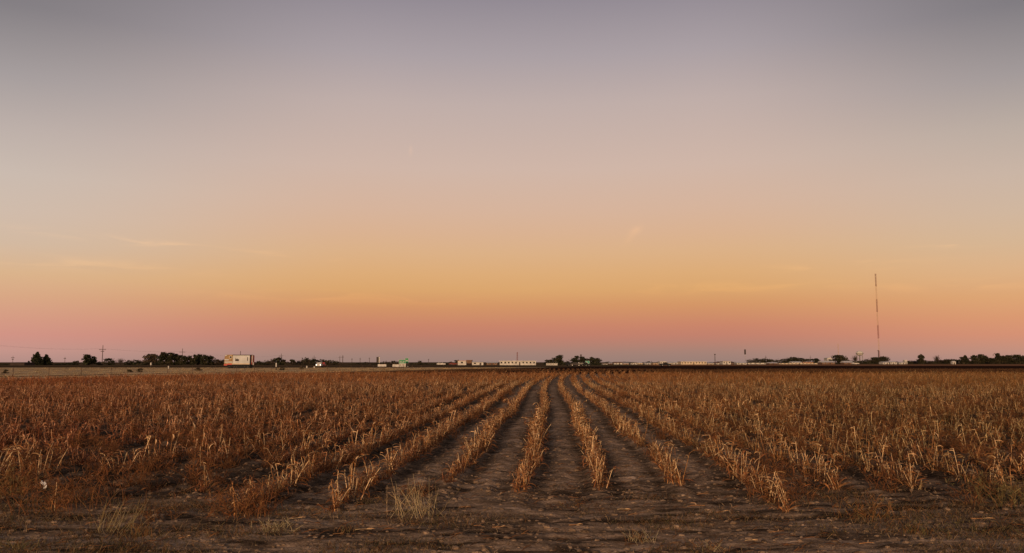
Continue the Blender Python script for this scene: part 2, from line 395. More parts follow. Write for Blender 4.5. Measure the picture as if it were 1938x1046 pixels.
def crop_template(level):
    """level 0 near, 1 middle, 2 far -> (stalk arrays, foliage arrays)"""
    st, fo = Strips(), Strips()
    nst = [1, 1, 2, 2, 3][rng.integers(5)] if level < 2 else 2
    for i in range(nst):
        H = rng.uniform(0.20, 0.44) * (1 if i == 0 else 0.85)
        base = np.array([rng.normal(0, 0.03), rng.normal(0, 0.03), -0.03]) if level < 2 else np.array([rng.normal(0, 0.07), rng.normal(0, 0.07), -0.02])
        lean = rng.uniform(1.15, 1.57); az = rng.uniform(0, 6.28)
        bent = rng.random() < 0.22
        k = (7, 5, 3)[level]
        if bent: az = rng.normal(0.0, 0.9)
        P, d = curve_path(base, az, lean, lean - rng.uniform(0.0, 0.35), H, k, 0.25)
        if bent:
            P2, d2 = curve_path(P[-1], az + rng.normal(0, 0.3), lean - 0.7, rng.uniform(-0.9, 0.1), H * rng.uniform(0.2, 0.5), (5, 4, 2)[level], 0.2)
            P = np.vstack([P, P2[1:]])
        rad0 = rng.uniform(0.004, 0.0068) * (1, 1.25, 1.7)[level]
        W = rad0 * np.linspace(1, 0.55, len(P))
        c = pick(STRAW, STRAW * 0.75, TAN * 1.2) if level < 2 else pick(TAN * 1.1, TAN * 1.3, RUST, STRAW * .8)
        cc_ = np.repeat(c[None], len(P), 0) * (0.75 + 0.5 * rng.random((len(P), 1)))
        st.tube(P, W, cc_)
        nl = (rng.integers(8, 14), rng.integers(6, 9), 5)[level]
        for j in range(nl):
            f = rng.uniform(0.12, 1.0); ip = f * (len(P) - 1); i0 = int(min(ip, len(P) - 2)); p = P[i0] + (P[i0 + 1] - P[i0]) * (ip - i0)
            c0 = pick(TAN, RUST, STRAW, TAN * .8, DARK) if level < 2 else pick(TAN, RUST, RUST, TAN * .8); c1 = pick(RUST, TAN, DARK, RUST)
            down = rng.random() < 0.3
            leaf(fo, p, rng.uniform(0, 6.28) if rng.random() < 0.35 else rng.choice([-1.57, 1.57]) + rng.normal(0, 0.6), (0.045 + 0.16 * rng.random() ** 1.6) * (1, 1, 1.1)[level], rng.uniform(0.0035, 0.0095) * (1, 1.25, 2.0)[level],
                 (7, 5, 3)[level], c0, c1, el0=rng.uniform(-0.9, -0.2) if down else None, el1=-1.5 if down else None)
    for j in range((rng.integers(5, 11), 4, 1)[level]):      # withered basal leaves and suckers
        c0 = pick(RUST, TAN, DARK); leaf(fo, np.array([rng.normal(0, 0.04), rng.normal(0, 0.04), 0.0]), rng.uniform(0, 6.28), rng.uniform(0.10, 0.24), rng.uniform(0.004, 0.010) * (1, 1.3, 2)[level], (6, 4, 3)[level],
                                 c0, pick(RUST, DARK), el0=rng.uniform(0.5, 1.4), el1=rng.uniform(-1.2, 0.2))
    return st.arrays(), fo.arrays()
def weed_template(nb_, H, spread, cols, k=5, w=0.0028, twig=True, stiff=False, fan=0.0):
    """a tangle of thin stems with small leaves along them"""
    fo = Strips()
    for i in range(nb_):
        az = rng.uniform(0, 6.28); e0 = rng.uniform(0.75, 1.5) if not stiff else rng.uniform(1.05 - fan, 1.55)
        p0 = np.array([rng.normal(0, spread * 0.16), rng.normal(0, spread * 0.16), -0.01])
        P, d = curve_path(p0, az, e0, e0 - (rng.uniform(0.2, 1.0) if not stiff else rng.uniform(0, 0.25)), H * rng.uniform(0.55, 1.15), k, 0.15)
        c = pick(*cols); fo.tube(P, w * np.linspace(1, 0.5, k), np.repeat(c[None], k, 0))
        if twig:
            for j in range(5):
                q_ = P[rng.integers(1, k)] + rng.normal(0, 0.006, 3)
                leaf(fo, q_, rng.uniform(0, 6.28), H * rng.uniform(0.12, 0.3), rng.uniform(0.003, 0.006), 3, pick(*cols), pick(*cols), el0=rng.uniform(0.1, 1.3), el1=rng.uniform(-0.5, 0.9))
    return fo.arrays()

def scatter(name, temps, which, pos, rz, sc, tint, mat, sz=None):
    """many copies of the template arrays merged to ONE mesh (for stuff)"""
    VV, FF, TT, off = [], [], [], 0
    sz = sc if sz is None else sz
    for k, (v, f, t) in enumerate(temps):
        s = np.nonzero(which == k)[0]
        if not len(s): continue
        c, sn = np.cos(rz[s])[:, None], np.sin(rz[s])[:, None]
        x = (v[None, :, 0] * c - v[None, :, 1] * sn) * sc[s][:, None] + pos[s, 0][:, None]
        y = (v[None, :, 0] * sn + v[None, :, 1] * c) * sc[s][:, None] + pos[s, 1][:, None]
        z = v[None, :, 2] * sz[s][:, None] + pos[s, 2][:, None]
        VV.append(np.stack([x, y, z], -1).reshape(-1, 3).astype(np.float32))
        FF.append((f[None] + (off + np.arange(len(s)) * len(v))[:, None, None]).reshape(-1, f.shape[1]))
        TT.append((t[None] * tint[s][:, None, :]).reshape(-1, 3).astype(np.float32)); off += len(s) * len(v)
    return mesh_np(name, np.vstack(VV), np.vstack(FF), np.vstack(TT), mat)

crop_mat = tint_material('withered crop', 0.75, 0.10)
stalk_mat = tint_material('dry stalk', 0.6)
NT = 24
T = [[crop_template(lv) for _ in range(NT)] for lv in range(3)]
joined = [[(np.vstack([a[0], b_[0]]), np.vstack([a[1], b_[1] + len(a[0])]), np.vstack([a[2], b_[2]])) for a, b_ in T[lv]] for lv in range(3)]

# where the plants stand: along the wavering rows
PX, PY, PK, PE = [], [], [], []
for k in range(-95, 125):
    y = row_near(k) + rng.uniform(-0.1, 0.1); first = True
    while y < FIELD_END + 1.5 * math.sin(k * 1.7):
        step = 0.095 if y < 30 else 0.12 if y < 55 else 0.18
        if abs(k) > 6 and y < 55: step *= 1.1
        y += step * rng.uniform(0.5, 1.5)
        x = ROW0 + k * ROWS + float(rowshift(y)) + rng.normal(0, 0.025 + 0.0003 * y)
        if abs(x) > 0.68 * y + 6 or x < edge_x(y) + 0.4: continue
        PX.append(x); PY.append(y); PK.append(k); PE.append(first); first = False
PX, PY, PK, PE = np.array(PX), np.array(PY), np.array(PK), np.array(PE)
thin = vnoise(PX * 0.8, PY * 0.8, 41)
keep = (thin > (0.22 + 0.14 * np.clip((15 - PY) / 5, 0, 1)) * np.where((PK >= -2) & (PK <= 4), 0.35, 1)) | PE
PX, PY, PK, PE = PX[keep], PY[keep], PK[keep], PE[keep]
NP = len(PX)
PZ = ground_z(PX, PY)
PW = rng.integers(0, NT, NP); PR = rng.uniform(-0.5, 0.5, NP) + math.pi * (rng.random(NP) < .4)
PS = 0.9 * (0.45 + 0.85 * rng.random(NP) ** 0.8) * (0.85 + 0.35 * vnoise(PX * 0.25, PY * 0.25, 77)) * np.where(PE, 0.9, 1)
tone = fbm(PX * 0.12, PY * 0.12, 55, 3)[:, None]
fine = fbm(PX * 0.7, PY * 0.7, 57, 2)[:, None]
side_ = np.clip(PX / PY / 0.5, -1, 1)[:, None]
PT = np.clip(np.array([[0.86, 0.81, 0.79]]) + tone * np.array([[0.25, 0.45, 0.5]]) + fine * 0.6 + side_ * np.array([[-0.05, 0.06, 0.02]]) + rng.normal(0, 0.22, (NP, 1)), 0.3, 1.8)
dist = np.hypot(PX, PY)
inview = (np.abs(PX) < 0.632 * PY + 0.1)
order = np.argsort(np.where(inview, dist / PS, 1e9))
solo = order[:292]
mask = np.ones(NP, bool); mask[solo] = False
for lv, lo_, hi_ in ((0, 0, 26), (1, 26, 58), (2, 58, 1e9)):
    s = np.nonzero(mask & (dist >= lo_) & (dist < hi_))[0]
    me = scatter('crop', joined[lv], PW[s], np.stack([PX, PY, PZ], -1)[s], PR[s], PS[s], PT[s], crop_mat)
    tag(link('crop', me), ('dense dry brown crop filling the nearer part of the field', 'dense dry brown crop in the middle of the field',
        'far part of the dry crop, a rust brown band below the dark strip')[lv], 'crop', 'dry crop of the field', 'stuff')

# the nearest plants, each a thing of its own
crop_parts = [(mesh_np('stalk', *T[0][i][0], stalk_mat), mesh_np('foliage', *T[0][i][1], crop_mat)) for i in range(NT)]
ORD = {1: 'first', 2: 'second', 3: 'third', 4: 'fourth', 5: 'fifth', 6: 'sixth', 7: 'seventh', 8: 'eighth'}
def row_phrase(k):
    if k <= 0: return f'{ORD[1 - k]} row left of the bare centre strip' if 1 - k in ORD else 'far left rows'
    return f'{ORD[k]} row right of the bare centre strip' if k in ORD else 'far right rows'
rank = {}
for i in sorted(solo, key=lambda i: PY[i]):
    k = int(PK[i]); r_ = rank.get(k, 0); rank[k] = r_ + 1
    lab = (f'nearest withered crop plant of the {row_phrase(k)}' if r_ == 0 and 'rows' not in row_phrase(k)
           else (f'withered crop plant near the front of the {row_phrase(k)}' if 'rows' in row_phrase(k) else f'crop plant behind the nearest one in the {row_phrase(k)}'))
    o = empty('crop_plant', (PX[i], PY[i], PZ[i]), lab, 'crop plant', 'dry crop plants standing in rows', PR[i])
    o.scale = (PS[i],) * 3
    a, b_ = crop_parts[PW[i]]
    link('stalk', a, o); link('foliage', b_, o)

# short dark stubble rows beyond the far track
sx, sy = [], []
for k in range(-60, 175):
    y = 121 + 1.5 * math.sin(k * 2.1)
    while y < 186:
        y += rng.uniform(0.15, 0.6); x = ROW0 + k + float(rowshift(y)) + rng.normal(0, 0.08)
        if abs(x) < 0.66 * y and x > edge_x(y) + 5 and vnoise(np.array([x * .15]), np.array([y * .15]), 91)[0] > 0.25: sx.append(x); sy.append(y)
sx, sy = np.array(sx), np.array(sy); ns_ = len(sx)
me = scatter('stubble', joined[2], rng.integers(0, NT, ns_), np.stack([sx, sy, np.full(ns_, 0.03)], -1), rng.uniform(0, 6, ns_), rng.uniform(0.5, 0.8, ns_),
             np.repeat(rng.uniform(0.25, 0.5, (ns_, 1)), 3, 1), crop_mat)
tag(link('stubble', me), 'dark low stubble rows beyond the crop, before the ploughed strip', 'stubble', None, 'stuff')

# rust coloured weeds between the rows (uncountable)
weed_mat = tint_material('dry weed', 0.85, 0.15)
WCOL = (RUST * 0.75, RUST, DARK * 1.4, TAN * 0.7)
weedT = [weed_template(26, 0.34, 0.5, WCOL) for _ in range(6)]
nw = 2300
wy = 9.5 + 50 * rng.random(nw) ** 0.8; wx = rng.uniform(-0.66, 0.66, nw) * wy
kp = (wx > edge_x(wy) + 3) & (np.abs(wx - 0.6 - rowshift(wy)) > 1.6 + rng.uniform(0, 1.5, nw)) & (vnoise(wx * 0.35, wy * 0.35, 61) > 0.36) & (wy > 9.6)
wx, wy = wx[kp], wy[kp]; nw = len(wx)
me = scatter('weeds', weedT, rng.integers(0, 6, nw), np.stack([wx, wy, ground_z(wx, wy)], -1), rng.uniform(0, 6.28, nw), rng.uniform(0.6, 1.2, nw), rng.uniform(0.6, 1.15, (nw, 1)) * np.ones((1, 3)), weed_mat)
tag(link('weeds', me), 'rust brown tangle of dead weeds growing among the crop rows', 'weeds', None, 'stuff')

# ------------------------------------------------------------------ foreground
def gp(px, py):              # ground point seen at photo pixel
    e = PITCH - math.atan((py - CY) / F)
    d = CAMH / math.tan(-e)
    return (px - CX) / math.hypot(F, py - CY) * math.hypot(d, CAMH), d
GREEN = np.array([0.085, 0.075, 0.028]); PALE = np.array([0.55, 0.43, 0.24]); OLIVE = np.array([0.20, 0.145, 0.06])
def plant(name, px, py, arrays, label, cat, group=None, scale=1.0, rz=None):
    x, y = gp(px, py); V_, F_, T_ = arrays
    o = link(name, mesh_np(name, V_, F_, T_, weed_mat), None, (x, y, float(ground_z(np.array([x]), np.array([y]))[0])))
    o.scale = (scale,) * 3; o.rotation_euler = (0, 0, rnd.uniform(0, 6.28) if rz is None else rz)
    return tag(o, label, cat, group)
def lean_all(arr, dx_, dy_):
    v, f, t = arr; v = v.copy(); v[:, 0] += dx_ * np.clip(v[:, 2], 0, 9) ; v[:, 1] += dy_ * np.clip(v[:, 2], 0, 9); return v, f, t
g1 = 'clumps of dead weeds at the field edge'
plant('weed_bush', 130, 962, weed_template(130, 0.46, 1.6, WCOL, w=0.0026), 'wide rust brown weed bush beside the scrap of white paper', 'weed', g1)
plant('weed_bush', 18, 942, weed_template(60, 0.42, 0.7, (TAN * 0.7, OLIVE, RUST), w=0.003), 'tawny weed clump at the far left edge of the field', 'weed', g1)
plant('weed_bush', 478, 972, weed_template(100, 0.40, 1.2, WCOL, w=0.0026), 'rust brown weed bush left of the centre, behind the pale grass mound', 'weed', g1)
plant('weed_bush', 1475, 945, weed_template(90, 0.40, 1.2, WCOL, w=0.0026), 'reddish weed bush at the front of the third row right of centre', 'weed', g1)
plant('weed_bush', 1648, 982, weed_template(60, 0.24, 0.9, (TAN * 0.7, RUST * 0.8, OLIVE * 0.8), w=0.0026), 'low spreading brown weed standing alone on bare soil at the right', 'weed', g1)
plant('weed_bush', 1890, 952, weed_template(80, 0.34, 1.3, (OLIVE, TAN * 0.6, GREEN * 1.5), w=0.003), 'olive brown weed clump at the right edge of the field', 'weed', g1)
plant('weed_bush', 1115, 958, weed_template(36, 0.10, 0.9, (DARK, OLIVE * 0.6, RUST * 0.5), w=0.0026), 'low dark weed on bare soil before the first right row', 'weed', g1)
plant('weed_bush', 1560, 1010, weed_template(36, 0.09, 1.1, (DARK, OLIVE * 0.7), w=0.0026), 'flat dark weed patch below the low spreading weed', 'weed', g1)
plant('weed_bush', 790, 935, weed_template(34, 0.16, 0.7, (TAN * 0.7, RUST * 0.7), w=0.0026), 'faint small brown weed behind the tall stiff grass tuft', 'weed', g1)
plant('weed_bush', 300, 985, weed_template(36, 0.18, 0.9, (TAN * 0.7, RUST * 0.8, DARK), w=0.0026), 'small brown weed between the leaning grass tuft and the rust bush', 'weed', g1)
plant('weed_bush', 1835, 1000, weed_template(50, 0.10, 1.5, (OLIVE * 0.8, GREEN), w=0.003), 'flat olive weed patch near the lower right corner', 'weed', g1)
g2 = 'tufts of dry grass in the foreground'
plant('grass_tuft', 787, 976, weed_template(70, 0.42, 0.75, (PALE * 1.05, PALE * 0.7, STRAW * .8, OLIVE), w=0.0024, twig=False, stiff=True, k=6, fan=0.5), 'tall stiff straw coloured grass tuft with upright stems, left of centre', 'grass tuft', g2)
plant('grass_tuft', 222, 1004, lean_all(weed_template(44, 0.32, 0.6, (PALE * 0.65, PALE * 0.45, OLIVE), w=0.0022, twig=False, stiff=True, k=6, fan=0.3), 0.35, 0), 'straw grass tuft leaning to the right in the lower left', 'grass tuft', g2, rz=0.0)
plant('grass_tuft', 522, 1006, weed_template(90, 0.13, 0.5, (PALE, PALE * 0.75, OLIVE), w=0.0022, twig=False, k=6), 'small pale domed grass mound on bare soil', 'grass tuft', g2)
plant('grass_tuft', 268, 1012, weed_template(50, 0.14, 0.45, (TAN * 0.8, OLIVE), w=0.0028, twig=False), 'low tawny grass tuft right beside the leaning straw tuft', 'grass tuft', g2)
plant('grass_tuft', 1210, 1022, weed_template(46, 0.12, 0.4, (PALE * 0.7, TAN * 0.8), w=0.0028, twig=False), 'low straw grass tuft at the bottom, right of centre', 'grass tuft', g2)
plant('grass_tuft', 1345, 1040, weed_template(40, 0.10, 0.4, (PALE * 0.6, TAN * 0.8), w=0.0028, twig=False), 'straggly straw tuft cut by the bottom edge right of centre', 'grass tuft', g2)
plant('grass_tuft', 1735, 1012, weed_template(46, 0.12, 0.4, (OLIVE, GREEN, TAN * 0.6), w=0.0028, twig=False), 'low olive grass tuft in the lower right', 'grass tuft', g2)
plant('grass_tuft', 30, 1035, weed_template(60, 0.12, 0.6, (OLIVE, GREEN, TAN * 0.6), w=0.0028, twig=False), 'low greenish grass tuft in the lower left corner', 'grass tuft', g2)
plant('grass_tuft', 655, 1003, weed_template(30, 0.08, 0.35, (TAN * 0.7, OLIVE), w=0.0026, twig=False), 'small flat brown grass tuft between mound and tall tuft', 'grass tuft', g2)

# broken stalks lying on the soil
bs = [(1312, 961, 1, 0.5), (1368, 973, .25, 0.22), (1198, 974, .2, 0.3), (1180, 965, -.1, 0.35), (715, 945, .5, 0.22), (905, 997, .1, 0.25), (945, 1000, -.3, 0.3),
      (640, 1012, .0, 0.2), (690, 1003, .05, 0.3), (1140, 905, -.2, 0.35), (1060, 838, 0, 0.35), (985, 857, .1, 0.2), (1330, 938, .1, 0.3), (1568, 1022, -.9, 0.2), (1470, 1008, .1, .25),
      (1720, 965, .3, .28), (1860, 985, -.2, .35), (1700, 985, .1, .3), (1790, 1010, .4, .2), (100, 966, .15, 0.3), (60, 1000, .6, .3), (350, 1018, .1, .3), (160, 1040, .3, .25),
      (560, 985, .5, .25), (880, 960, -.1, .25), (1000, 1010, .2, .22), (1090, 1000, -.15, .3), (1260, 1000, .1, .22), (1420, 1025, .3, .28), (1640, 1030, -.1, .3)]
def broken_stalk(i):
    S = Strips(); Lh = 1.0
    P, d = curve_path(np.array([-0.5, 0, 0.015]), 0.0, 0.08, -0.06, Lh, 6, 0.22)
    S.tube(P, 0.022 * np.linspace(1, .6, 6), np.repeat(pick(STRAW * .9, STRAW * .6, TAN)[None], 6, 0), 5)
    leaf(S, P[3], rng.uniform(-.8, .8), 0.55, 0.03, 5, STRAW * .9, TAN, el0=0.3, el1=-0.3)
    return S.arrays()
bsm = [mesh_np('broken_stalk', *broken_stalk(i), stalk_mat) for i in range(5)]
bs_lab = {0: 'longest pale straw stalk lying flat on bare soil right of centre', 1: 'short curved straw stalk right of the longest lying stalk', 4: 'thick pale husk lying left of the tall stiff grass tuft',
          10: 'straw stalk lying crosswise on the bare centre strip', 13: 'straw stalk sticking up slantwise at the lower right', 19: 'pale curled stalk lying below the scrap of white paper'}
for i, (px, py, a, ln) in enumerate(bs):
    x, y = gp(px, py); z = float(ground_z(np.array([x]), np.array([y]))[0])
    o = link('broken_stalk', bsm[i % 5], None, (x, y, z + 0.008))
    ln *= 0.55; o.scale = (ln * rnd.uniform(.6, 1.3), ln * .9, ln * .9); o.rotation_euler = (0, -0.7 if i == 13 else rnd.uniform(-.05, .05), a + rnd.uniform(-.15, .15))
    tag(o, bs_lab.get(i, 'short straw coloured stalk lying loose on the bare soil of the foreground'), 'stalk', 'broken stalks lying on the soil')

# loose straw and clods over the bare soil
S = Strips()
litT = []
for i in range(8):
    S = Strips(); leaf(S, np.array([0, 0, 0.006]), rng.uniform(-.4, .4), 0.16, 0.005, 5, pick(STRAW, TAN, RUST), pick(TAN, RUST, DARK), el0=rng.uniform(0.0, .6), el1=rng.uniform(-.5, 0)); litT.append(S.arrays())
nl_ = 15000
ly = 4.5 + 22 * rng.random(nl_) ** 1.3; lx = rng.uniform(-.68, .68, nl_) * ly
kp = vnoise(lx * .9, ly * 1.6, 63) > 0.33; lx, ly = lx[kp], ly[kp]; nl_ = len(lx)
me = scatter('straw_litter', litT, rng.integers(0, 8, nl_), np.stack([lx, ly, ground_z(lx, ly)], -1), rng.normal(0, 1.0, nl_), rng.uniform(.35, 1.1, nl_), rng.uniform(.25, .8, (nl_, 1)) * np.ones((1, 3)), weed_mat)
tag(link('straw_litter', me), 'fine bits of straw and leaf scattered over the bare soil', 'litter', None, 'stuff')
shortT = [weed_template(14, 0.06, 0.9, (OLIVE * .9, GREEN * .8, TAN * .8, DARK, DARK, STRAW * .6), w=0.0020, twig=False, k=4) for _ in range(5)]
nl_ = 9000
ly = 4.6 + 6.5 * rng.random(nl_); lx = rng.uniform(-.68, .68, nl_) * ly
corner = np.clip((np.abs(lx / ly) - 0.28) / 0.3, 0, 1)
kp = (vnoise(lx * 1.3, ly * 2.6, 67) + 0.35 * corner - 0.05 * (ly - 6) > 0.58); lx, ly = lx[kp], ly[kp]; nl_ = len(lx)
me = scatter('short_grass', shortT, rng.integers(0, 5, nl_), np.stack([lx, ly, ground_z(lx, ly)], -1), rng.uniform(0, 6, nl_), rng.uniform(.5, 1.3, nl_), rng.uniform(.5, 1.0, (nl_, 1)) * np.ones((1, 3)), weed_mat)
tag(link('short_grass', me), 'sparse short olive grass on the headland soil', 'grass', None, 'stuff')
def clod():
    import bmesh
    bm = bmesh.new(); bmesh.ops.create_icosphere(bm, subdivisions=2, radius=1)
    for v in bm.verts:
        v.co *= 0.72 + 0.5 * rnd.random(); v.co.z *= 0.55
    bm.verts.ensure_lookup_table()
    v = np.array([x.co[:] for x in bm.verts]); f = np.array([[y.index for y in x.verts] for x in bm.faces]); bm.free()
    return v, f, np.ones((len(v), 3))
clodT = [clod() for _ in range(6)]
nc_ = 15000
ly = 4.5 + 20 * rng.random(nc_) ** 1.4; lx = rng.uniform(-.68, .68, nc_) * ly
cz = np.exp(rng.normal(-4.35, 0.55, nc_))
me = scatter('soil_clods', clodT, rng.integers(0, 6, nc_), np.stack([lx, ly, ground_z(lx, ly)], -1), rng.uniform(0, 6, nc_), np.clip(cz, .004, .042), np.ones((nc_, 3)), soil)
tag(link('soil_clods', me), 'small dark clods of dry soil over the headland', 'clods', None, 'stuff')

# scrap of white paper caught on the weed bush
paper = material('white paper', (0.72, 0.70, 0.68), (0.6, 0.58, 0.56), 20, 0.7)
x, y = gp(86, 948)
pv = []
for j in range(7):
    for i in range(6):
        u, w_ = i / 5 - .5, j / 6
        pv.append((u * 0.05 + 0.018 * math.sin(w_ * 5) + rnd.uniform(-.004, .004), 0.014 * math.sin(i * 1.9 + j * 1.1) - 0.02, 0.16 + w_ * 0.075 + 0.012 * math.sin(i * 1.3)))
pf = [(j * 6 + i, j * 6 + i + 1, (j + 1) * 6 + i + 1, (j + 1) * 6 + i) for j in range(6) for i in range(5)]
o = MB().add(pv, pf).build('paper_scrap', paper, None, (x, y - 0.03, 0.0)); md = o.modifiers.new('thick', 'SOLIDIFY'); md.thickness = 0.002
tag(o, 'crumpled scrap of white paper caught on the rust weed bush', 'paper')

# ------------------------------------------------------------------ verge on the left
vt = [weed_template(16, 0.20, 1.6, (PALE, PALE * .8, TAN, OLIVE), w=0.010, twig=False, k=3) for _ in range(5)]
nv = 9000
vy = 66 + 200 * rng.random(nv) ** 0.9; vx = edge_x(vy) - 1.0 - 130 * rng.random(nv) ** 1.6
kp = (np.abs(vx) < .68 * vy) & (vy < 234 + (vx + 60) * -0.06) & (vnoise(vx * .08, vy * .2, 71) > .3); vx, vy = vx[kp], vy[kp]; nv = len(vx)
me = scatter('verge_grass', vt, rng.integers(0, 5, nv), np.stack([vx, vy, np.full(nv, .03)], -1), rng.uniform(0, 6, nv), rng.uniform(.5, 1.2, nv), rng.uniform(.35, 1.4, (nv, 1)) * np.ones((1, 3)), weed_mat)
tag(link('verge_grass', me), 'dry tan grass of the verge left of the field', 'grass', None, 'stuff')

M['post'] = material('weathered post', (0.12, 0.08, 0.055), (0.06, 0.04, 0.03), 6, 0.9)
M['wire'] = material('wire', (0.08, 0.065, 0.055), None, 5, 0.5, metal=0.6)
fence = empty('wire_fence', (float(edge_x(70)) - 2, 70, 0), 'low wire fence on wooden posts along the verge edge', 'fence')
pts = []
for i in range(30):
    y = 52 + i * 4.2; pts.append((float(edge_x(y)) - 2.2, y))
for x, y in pts:
    MB().tube([(x - fence.location.x, y - 70, -.1), (x - fence.location.x + rnd.uniform(-.04, .04), y - 70, 1.1)], .028, 5).build('post', M['post'], fence)
for h in (0.5, 0.95):
    MB().tube([(x - fence.location.x, y - 70, h) for x, y in pts], .006, 3).build('wire', M['wire'], fence)

# ------------------------------------------------------------------ trees and shrubs of the skyline
def leaf_mat(name, c):
    return tint_material(name, 0.8, 0.12, 0.6)
fol_mat = leaf_mat('dark foliage', None)
bark = material('bark', (0.055, 0.04, 0.03), (0.03, 0.022, 0.018), 3, 0.95)
DG, BG, GB = np.array([0.026, 0.027, 0.012]), np.array([0.040, 0.032, 0.016]), np.array([0.085, 0.058, 0.036])
def crown(kind, w, h, z0, nq, size, cset):
    """leaf clumps spread through the crown's volume"""
    pts_, cl = [], []
    ncl = max(5, int(nq / 26))
    for c in range(ncl):
        t = rng.random(); a = rng.uniform(0, 6.28)
        if z0 == 0: t = t ** 1.5
        if kind == 'cone': t = t ** 1.25; rmax = 1.05 * (1 - t) ** 0.7
        elif kind == 'oval': rmax = max(0.1, math.sin(math.pi * (0.12 + 0.83 * t)) ** 0.6)
        else: rmax = max(0.12, math.sqrt(max(0, 1 - (1.75 * t - 0.75) ** 2)) if t > 0.43 else (0.7 + 0.3 * t / 0.43))
        rr = rmax * math.sqrt(rng.random()) * (0.88 if kind == 'cone' else rng.uniform(.7, 1.08)) + 0.03
        cen = np.array([rr * math.cos(a) * w / 2, rr * math.sin(a) * w / 2, z0 + t * (h - z0) * 0.94])
        sp = np.array([w * 0.11, w * 0.11, (h - z0) * 0.075]) * rng.uniform(.7, 1.3)
        if kind == 'cone': sp = np.array([w * 0.09 * (.35 + rmax), w * 0.09 * (.35 + rmax), (h - z0) * 0.06])
        if z0 == 0: cen[2] *= .85
        k = int(nq / ncl) + 1
        pts_.append(cen + rng.normal(0, 1, (k, 3)) * sp); cl.append(np.repeat((cset[rng.integers(len(cset))] * rng.uniform(.65, 1.35))[None], k, 0))
    P = np.vstack(pts_); K = np.vstack(cl) * rng.uniform(.8, 1.2, (len(P), 1)); P[:, 2] = np.clip(P[:, 2], 0.02, h)
    m = len(P); d1 = rng.normal(0, 1, (m, 3)); d1 /= np.linalg.norm(d1, axis=1, keepdims=True); d2 = np.cross(d1, rng.normal(0, 1, (m, 3))); d2 /= np.linalg.norm(d2, axis=1, keepdims=True)
    s_ = size * rng.uniform(.6, 1.4, (m, 1)); a_, b2 = d1 * s_, d2 * s_ * .7
    V_ = np.stack([P - a_ - b2, P + a_ - b2, P + a_ + b2, P - a_ + b2], 1).reshape(-1, 3)
    return V_, np.arange(4 * m).reshape(-1, 4), np.repeat(K, 4, 0)
def limbs(w, h, z0, nl, trunk_r):
    mb = MB().tube([(0, 0, -.2), (rnd.uniform(-.05, .05) * w, 0, h * .35), (rnd.uniform(-.08, .08) * w, 0, h * .8)], [trunk_r, trunk_r * .75, trunk_r * .25], 6)
    for i in range(nl):
        a = rnd.uniform(0, 6.28); z = rnd.uniform(.2, .55) * h; e = rnd.uniform(.6, .95)
        tip = (math.cos(a) * w * .42 * rnd.uniform(.5, 1), math.sin(a) * w * .42 * rnd.uniform(.5, 1), min(h * .96, z + h * .45 * e))
        mid_ = (tip[0] * .45, tip[1] * .45, z + (tip[2] - z) * .4)
        mb.tube([(0, 0, z), mid_, tip], [trunk_r * .45, trunk_r * .3, trunk_r * .1], 4)
    return mb
def bare_twigs(w, h, n_):
    S = Strips()
    for i in range(n_):
        a = rng.uniform(0, 6.28); t = rng.random(); p0 = np.array([math.cos(a) * w * .15 * t, math.sin(a) * w * .15 * t, h * rng.uniform(.25, .5)])
        e0 = rng.uniform(.4, 1.5); P, d = curve_path(p0, a, e0, e0 + rng.uniform(-.3, .3), h * rng.uniform(.25, .52), 4, .25)
        S.tube(P, h * .006 * np.linspace(1, .4, 4), np.repeat((GB * rng.uniform(.6, 1.1))[None], 4, 0))
    return S.arrays()
def tree(px0, px1, ytop, D, kind, label, group=None, cset=(DG, DG, BG), cat='tree'):
    D = D + rnd.uniform(-6, 6); x = at((px0 + px1) / 2, D); w = (px1 - px0) / F * D * 1.08; h = zat(ytop, D) * (1.0 if D < 600 else .92) * (1.2 if kind == 'shrub' else 1.0)
    name = {'cone': 'conifer', 'oval': 'leafy_tree', 'round': 'leafy_tree', 'bare': 'bare_tree', 'shrub': 'shrub'}[kind]
    o = empty(name, (x, D, 0), label, 'shrub' if kind == 'shrub' else cat, group)
    tr = max(.05, min(.4, h * .03))
    if kind == 'bare':
        limbs(w, h, 0, 9, tr).build('trunk', bark, o)
        link('crown', mesh_np('crown', *bare_twigs(w, h, 170), weed_mat), o)
    elif kind == 'shrub':
        MB().tube([(0, 0, -.1), (.05, 0, h * .5)], [tr, tr * .4], 5).build('stem', bark, o)
        link('foliage', mesh_np('foliage', *crown('round', w, h, 0.0, int(110 + 15 * w * min(h, 6)), max(.16, min(.36, h * .08)), cset), fol_mat), o)
    else:
        limbs(w, h, 0, 6, tr).build('trunk', bark, o)
        z0 = h * (.03 if kind == 'cone' else .08)
        link('crown', mesh_np('crown', *crown(kind, w, h, z0, int(min(2200, 420 + 24 * w * h) * (1.8 if kind == 'cone' else .85 if D < 500 else .62)), max(.2, min(.42, h * .05)), cset), fol_mat), o)
    return o
gL, gP, gH = 'trees beyond the verge on the left', 'row of dense dark trees left of the truck', 'hedge shrubs along the far road'
tree(60, 79.5, 666.5, 445, 'cone', 'taller of the two dark conifers at the far left', gL, (DG,))
tree(79, 95.5, 671, 450, 'cone', 'shorter right-hand dark conifer of the far left pair', gL, (DG,))
tree(51.5, 57, 683, 440, 'cone', 'tiny dark conifer left of the far left pair', gL, (DG,))
tree(155, 171, 671, 448, 'oval', 'rounded dark tree left of the tallest utility pole', gL, (DG,))
tree(168, 181, 674.5, 452, 'oval', 'smaller dark tree touching the rounded tree beside the tallest pole', gL, (DG,))
tree(197, 217, 678, 470, 'round', 'bushy dark tree right of the tallest utility pole', gL)
tree(216, 240, 675.5, 468, 'bare', 'bare ragged tree between the tallest pole and the round brown tree', gL)
